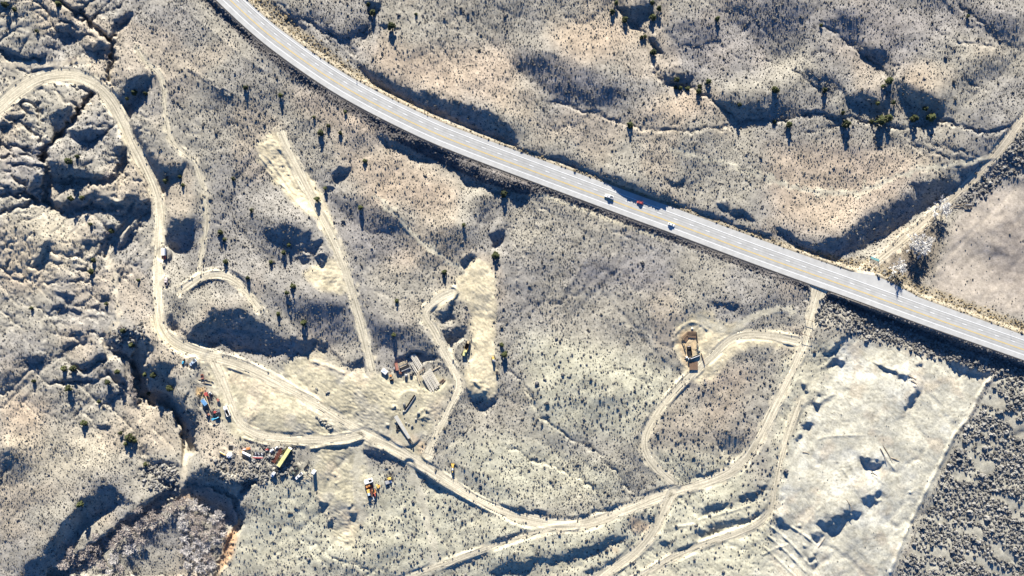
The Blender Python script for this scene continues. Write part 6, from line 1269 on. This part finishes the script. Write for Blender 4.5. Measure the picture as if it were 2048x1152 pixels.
JUN = {   # place: (wording, [(x, y, crown radius px)])
 'top': ('along the gully above the highway bend at the top', [(783, 52, 8), (744, 24, 6), (736, 8, 4), (560, 190, 4.5), (832, 28, 3)]),
 'ridge': ('on the bare ridge left of the highway', [(640, 265, 6), (680, 266, 4), (656, 251, 3.5), (628, 234, 3), (729, 321, 4), (720, 415, 5), (634, 399, 6), (690, 224, 3.5), (490, 175, 4.5)]),
 'gully': ('along the steep gully at the top centre right', [(1225, 22, 5), (1233, 5, 4.5), (1250, 38, 6), (1305, 5, 4.5), (1319, 16, 5.5), (1306, 33, 6), (1283, 74, 4), (1290, 73, 4), (1307, 104, 6), (1352, 174, 4), (1354, 158, 5), (1361, 176, 4), (1376, 177, 4.5), (1398, 182, 5.5), (1400, 172, 4), (1418, 163, 5), (1480, 209, 4), (1261, 249, 6), (1436, 37, 5)]),
 'creek': ('along the creek gully at the upper right', [(1550, 178, 5.5), (1555, 181, 5), (1579, 249, 6), (1550, 243, 3.5), (1650, 180, 5), (1687, 225, 4), (1694, 247, 8), (1744, 243, 4), (1761, 241, 10), (1778, 236, 7.5), (1830, 236, 7.5), (1852, 217, 4.5), (1863, 233, 8.5), (1756, 206, 4), (1787, 204, 4.5), (1779, 160, 7), (1767, 172, 3.5), (1643, 50, 3), (1936, 32, 3.5)]),
 'bad': ('among the badland gullies at the upper left', [(115, 8, 6), (8, 8, 6), (27, 18, 4), (73, 62, 3.5), (135, 322, 6.5), (153, 312, 4), (331, 362, 5), (359, 353, 4), (365, 370, 3.5), (268, 185, 5), (253, 197, 3.5), (290, 186, 4), (140, 396, 5), (163, 396, 5)]),
 'track': ('near the dirt track left of the ridge', [(440, 465, 5), (449, 479, 4), (503, 420, 4), (450, 523, 5), (494, 556, 4), (466, 357, 3.5)]),
 'west': ('along the western wash', [(180, 448, 3.5), (186, 520, 4.5), (181, 543, 5), (212, 608, 4), (245, 662, 5), (262, 692, 4), (276, 560, 3.5), (222, 462, 5)]),
 'spurs': ('on the pale spurs at the left edge', [(126, 738, 5.5), (145, 737, 6), (137, 777, 7), (214, 765, 5.5), (166, 846, 5.5), (233, 744, 5), (62, 616, 3.5), (197, 803, 3.5), (66, 762, 3.5)]),
 'canyon': ('in the shadowed canyon beside the yard', [(291, 748, 6), (305, 751, 6), (337, 777, 6), (297, 788, 4), (262, 690, 5)]),
 'south': ('on the slope left of the curved canyon', [(258, 876, 8), (250, 888, 4), (268, 882, 4.5), (291, 929, 5), (158, 1009, 6), (240, 866, 4)]),
 'fill': ('around the tan earth fill', [(928, 450, 4), (889, 544, 5), (991, 510, 7.5), (1007, 388, 7), (1008, 709, 6.5), (1003, 690, 4), (793, 602, 4), (787, 670, 4.5)]),
 'quarry': ('around the small quarry in the middle left', [(541, 524, 4), (567, 505, 4.5), (577, 490, 4), (585, 572, 5), (573, 585, 4.5), (556, 628, 4), (607, 646, 6), (650, 377, 4)]),
}
def nth(k, n):
    return 'leftmost' if k == 0 else ('rightmost' if k == n - 1 else ORD2[k] + '-from-left')
ORD2 = ['first', 'second', 'third', 'fourth', 'fifth', 'sixth', 'seventh', 'eighth', 'ninth', 'tenth', 'eleventh', 'twelfth', 'thirteenth', 'fourteenth', 'fifteenth', 'sixteenth', 'seventeenth', 'eighteenth', 'nineteenth', 'twentieth', 'twenty-first', 'twenty-second', 'twenty-third', 'twenty-fourth', 'twenty-fifth', 'twenty-sixth', 'twenty-seventh', 'twenty-eighth', 'twenty-ninth', 'thirtieth', 'thirty-first', 'thirty-second', 'thirty-third', 'thirty-fourth', 'thirty-fifth', 'thirty-sixth', 'thirty-seventh', 'thirty-eighth', 'thirty-ninth', 'fortieth']
def plant(name, label, cat, x, y, rad, hgt_m, cm, tm, grp, lean_mid=.6):
    z = float(hat(x, y)); w = W(x, y, z + hgt_m * lean_mid)
    o = bpy.data.objects.new(name, None); COL.objects.link(o); o.location = (w[0], w[1], z); o.rotation_euler.z = random.uniform(0, 6.28); tag(o, label, cat, grp)
    for nm, me_, sc3 in (('crown', cm, (rad, rad, hgt_m)), ('trunk', tm, (rad, rad, hgt_m))):
        c = bpy.data.objects.new(nm, me_); COL.objects.link(c); c.parent = o; c.scale = sc3
    return o
kk_ = 0
for key, (where, L) in JUN.items():
    L = sorted(L)
    for k, (x, y, r_) in enumerate(L):
        rm = r_ * S * 1.15; kk_ += 1
        plant('juniper_tree', '%s juniper %s' % (nth(k, len(L)), where), 'tree', x, y, rm * 1.45, rm * (1.75 if r_ < 7 else 1.6), *jun[kk_ % 4], 'junipers scattered over the hills')
# ------------------------------------------------------------------ leafless trees
def bare_tree(seed, spread, nl=7):
    """unit tree: limbs mesh and twig mesh"""
    g = random.Random(seed); tr, tw = MB(), MB()
    def grow(p, d, L, r, lev):
        q = p + d * L; tr.tube(p, q, r, r * .62, 5 if lev < 2 else 3, False)
        if lev >= 3:
            for _ in range(11):
                e = (d + Vector((g.gauss(0, .55), g.gauss(0, .55), g.gauss(.1, .35)))).normalized(); s0 = p.lerp(q, g.uniform(.2, 1)); ln_ = L * g.uniform(.5, 1.1); sd = e.cross(Vector((g.gauss(0, 1), g.gauss(0, 1), g.gauss(0, 1)))).normalized() * .011
                tw.quad(s0 - sd, s0 + sd, s0 + e * ln_ + sd * .2, s0 + e * ln_ - sd * .2)
            return
        for _ in range(3 if lev else nl):
            e = (d * .7 + Vector((g.gauss(0, spread), g.gauss(0, spread), g.gauss(.12, .25)))).normalized()
            grow(p.lerp(q, g.uniform(.55, 1.0)), e, L * g.uniform(.55, .8), r * .5, lev + 1)
    grow(Vector((0, 0, -.03)), Vector((0, 0, 1)), .36, .030, 0)
    a, b_ = tr.build('limbs', M['limb']), tw.build('twigs', M['twig']); r_ = (b_.data, a.data); bpy.data.objects.remove(a); bpy.data.objects.remove(b_); return r_
bare_v = [bare_tree(80 + k, .55) for k in range(3)]; bush_v = [bare_tree(90 + k, .75, 9) for k in range(3)]
pale_v = []
M['twig_pale'] = mat('silver_twigs', (.62, .60, .56), .8); M['limb_pale'] = mat('silver_limbs', (.70, .68, .63), .8)
for k in range(3):
    tw, li = bare_tree(110 + k, .6, 9); tw.materials.clear(); tw.materials.append(M['twig_pale']); li.materials.clear(); li.materials.append(M['limb_pale']); pale_v.append((tw, li))
brown_v = []
for tw, li in bush_v:
    c = tw.copy(); c.materials.clear(); c.materials.append(M['twig_brown']); brown_v.append((c, li))
for k, (x, y, r_, h_, lb) in enumerate([(1877, 414, 26, 14, 'upper leafless cottonwood leaning over the gravel lane'), (1839, 494, 30, 16, 'largest leafless cottonwood, in the middle of the three by the meadow'), (1828, 488, 24, 14, 'leafless cottonwood touching the largest one on its left side'), (1793, 533, 20, 13, 'leafless cottonwood whose shadow falls across the highway'), (1852, 486, 18, 12, 'smaller leafless cottonwood on the right of the largest one')]):
    plant('cottonwood_tree', lb, 'tree', x, y, r_ * S * 2.0, h_, *pale_v[k % 3], 'leafless cottonwoods beside the gravel lane', .3)
GROVE = [('beside the dark canyon channel', [(128, 1128, 14), (150, 1122, 12), (165, 1108, 13), (182, 1118, 12), (178, 1092, 12), (196, 1098, 13), (212, 1082, 13), (228, 1090, 12), (240, 1072, 13), (252, 1060, 12), (262, 1074, 12), (278, 1054, 13), (290, 1040, 12), (305, 1048, 12), (305, 1030, 11), (320, 1036, 12), (338, 1018, 12), (277, 1020, 9), (190, 1072, 10), (142, 1105, 11)], True),
         ('in the grove inside the curved canyon', [(352, 1012, 13), (368, 1004, 12), (385, 1010, 13), (402, 1012, 13), (412, 1024, 12), (362, 1028, 12), (380, 1034, 13), (398, 1040, 13), (420, 1042, 13), (436, 1030, 12), (440, 1048, 13), (428, 1062, 13), (410, 1070, 13), (390, 1062, 14), (372, 1074, 13), (392, 1088, 14), (412, 1094, 13), (430, 1084, 12), (375, 1100, 13), (395, 1112, 13), (415, 1116, 13), (380, 1130, 13), (402, 1136, 13), (424, 1128, 11), (366, 1050, 12), (450, 1066, 10)], False),
         ('on the valley floor at the bottom left', [(205, 1128, 12), (228, 1118, 12), (250, 1108, 12), (240, 1136, 11), (222, 1142, 11), (262, 1098, 12), (280, 1082, 12)], False)]
for where, L, br in GROVE:
    L = sorted(L)
    for k, (x, y, r_) in enumerate(L):
        v = (brown_v if br or k % 3 == 0 else bare_v if k % 3 == 1 else bush_v)[k % 3]
        plant('bare_tree', '%s leafless tree %s' % (nth(k, len(L)), where), 'tree', x, y, r_ * S * 2.5, 5.0 + (k % 4) * .8, *v, 'leafless trees ' + where, .5)
# reddish leafless shrubs in the gullies
SHR = [('in the badland gullies', [(140, 120, 7), (150, 117, 6), (183, 118, 5), (212, 112, 6), (168, 205, 7), (160, 212, 6), (207, 128, 5), (102, 368, 6), (173, 365, 6), (215, 348, 8), (222, 352, 7), (208, 355, 6), (226, 416, 7), (237, 420, 5), (249, 438, 6), (122, 420, 4)]),
       ('along the western wash and canyon', [(218, 465, 7), (206, 660, 6), (214, 672, 6), (226, 668, 7), (240, 655, 6), (262, 722, 5), (268, 742, 6), (262, 770, 8), (268, 790, 8), (262, 755, 7), (272, 800, 6), (258, 785, 6), (230, 745, 6)])]
for where, L in SHR:
    L = sorted(L)
    for k, (x, y, r_) in enumerate(L):
        plant('bare_shrub', '%s reddish leafless shrub %s' % (nth(k, len(L)), where), 'shrub', x, y, r_ * S * 1.8, r_ * S * 1.2, *brown_v[k % 3], 'reddish leafless shrubs ' + where, .5)
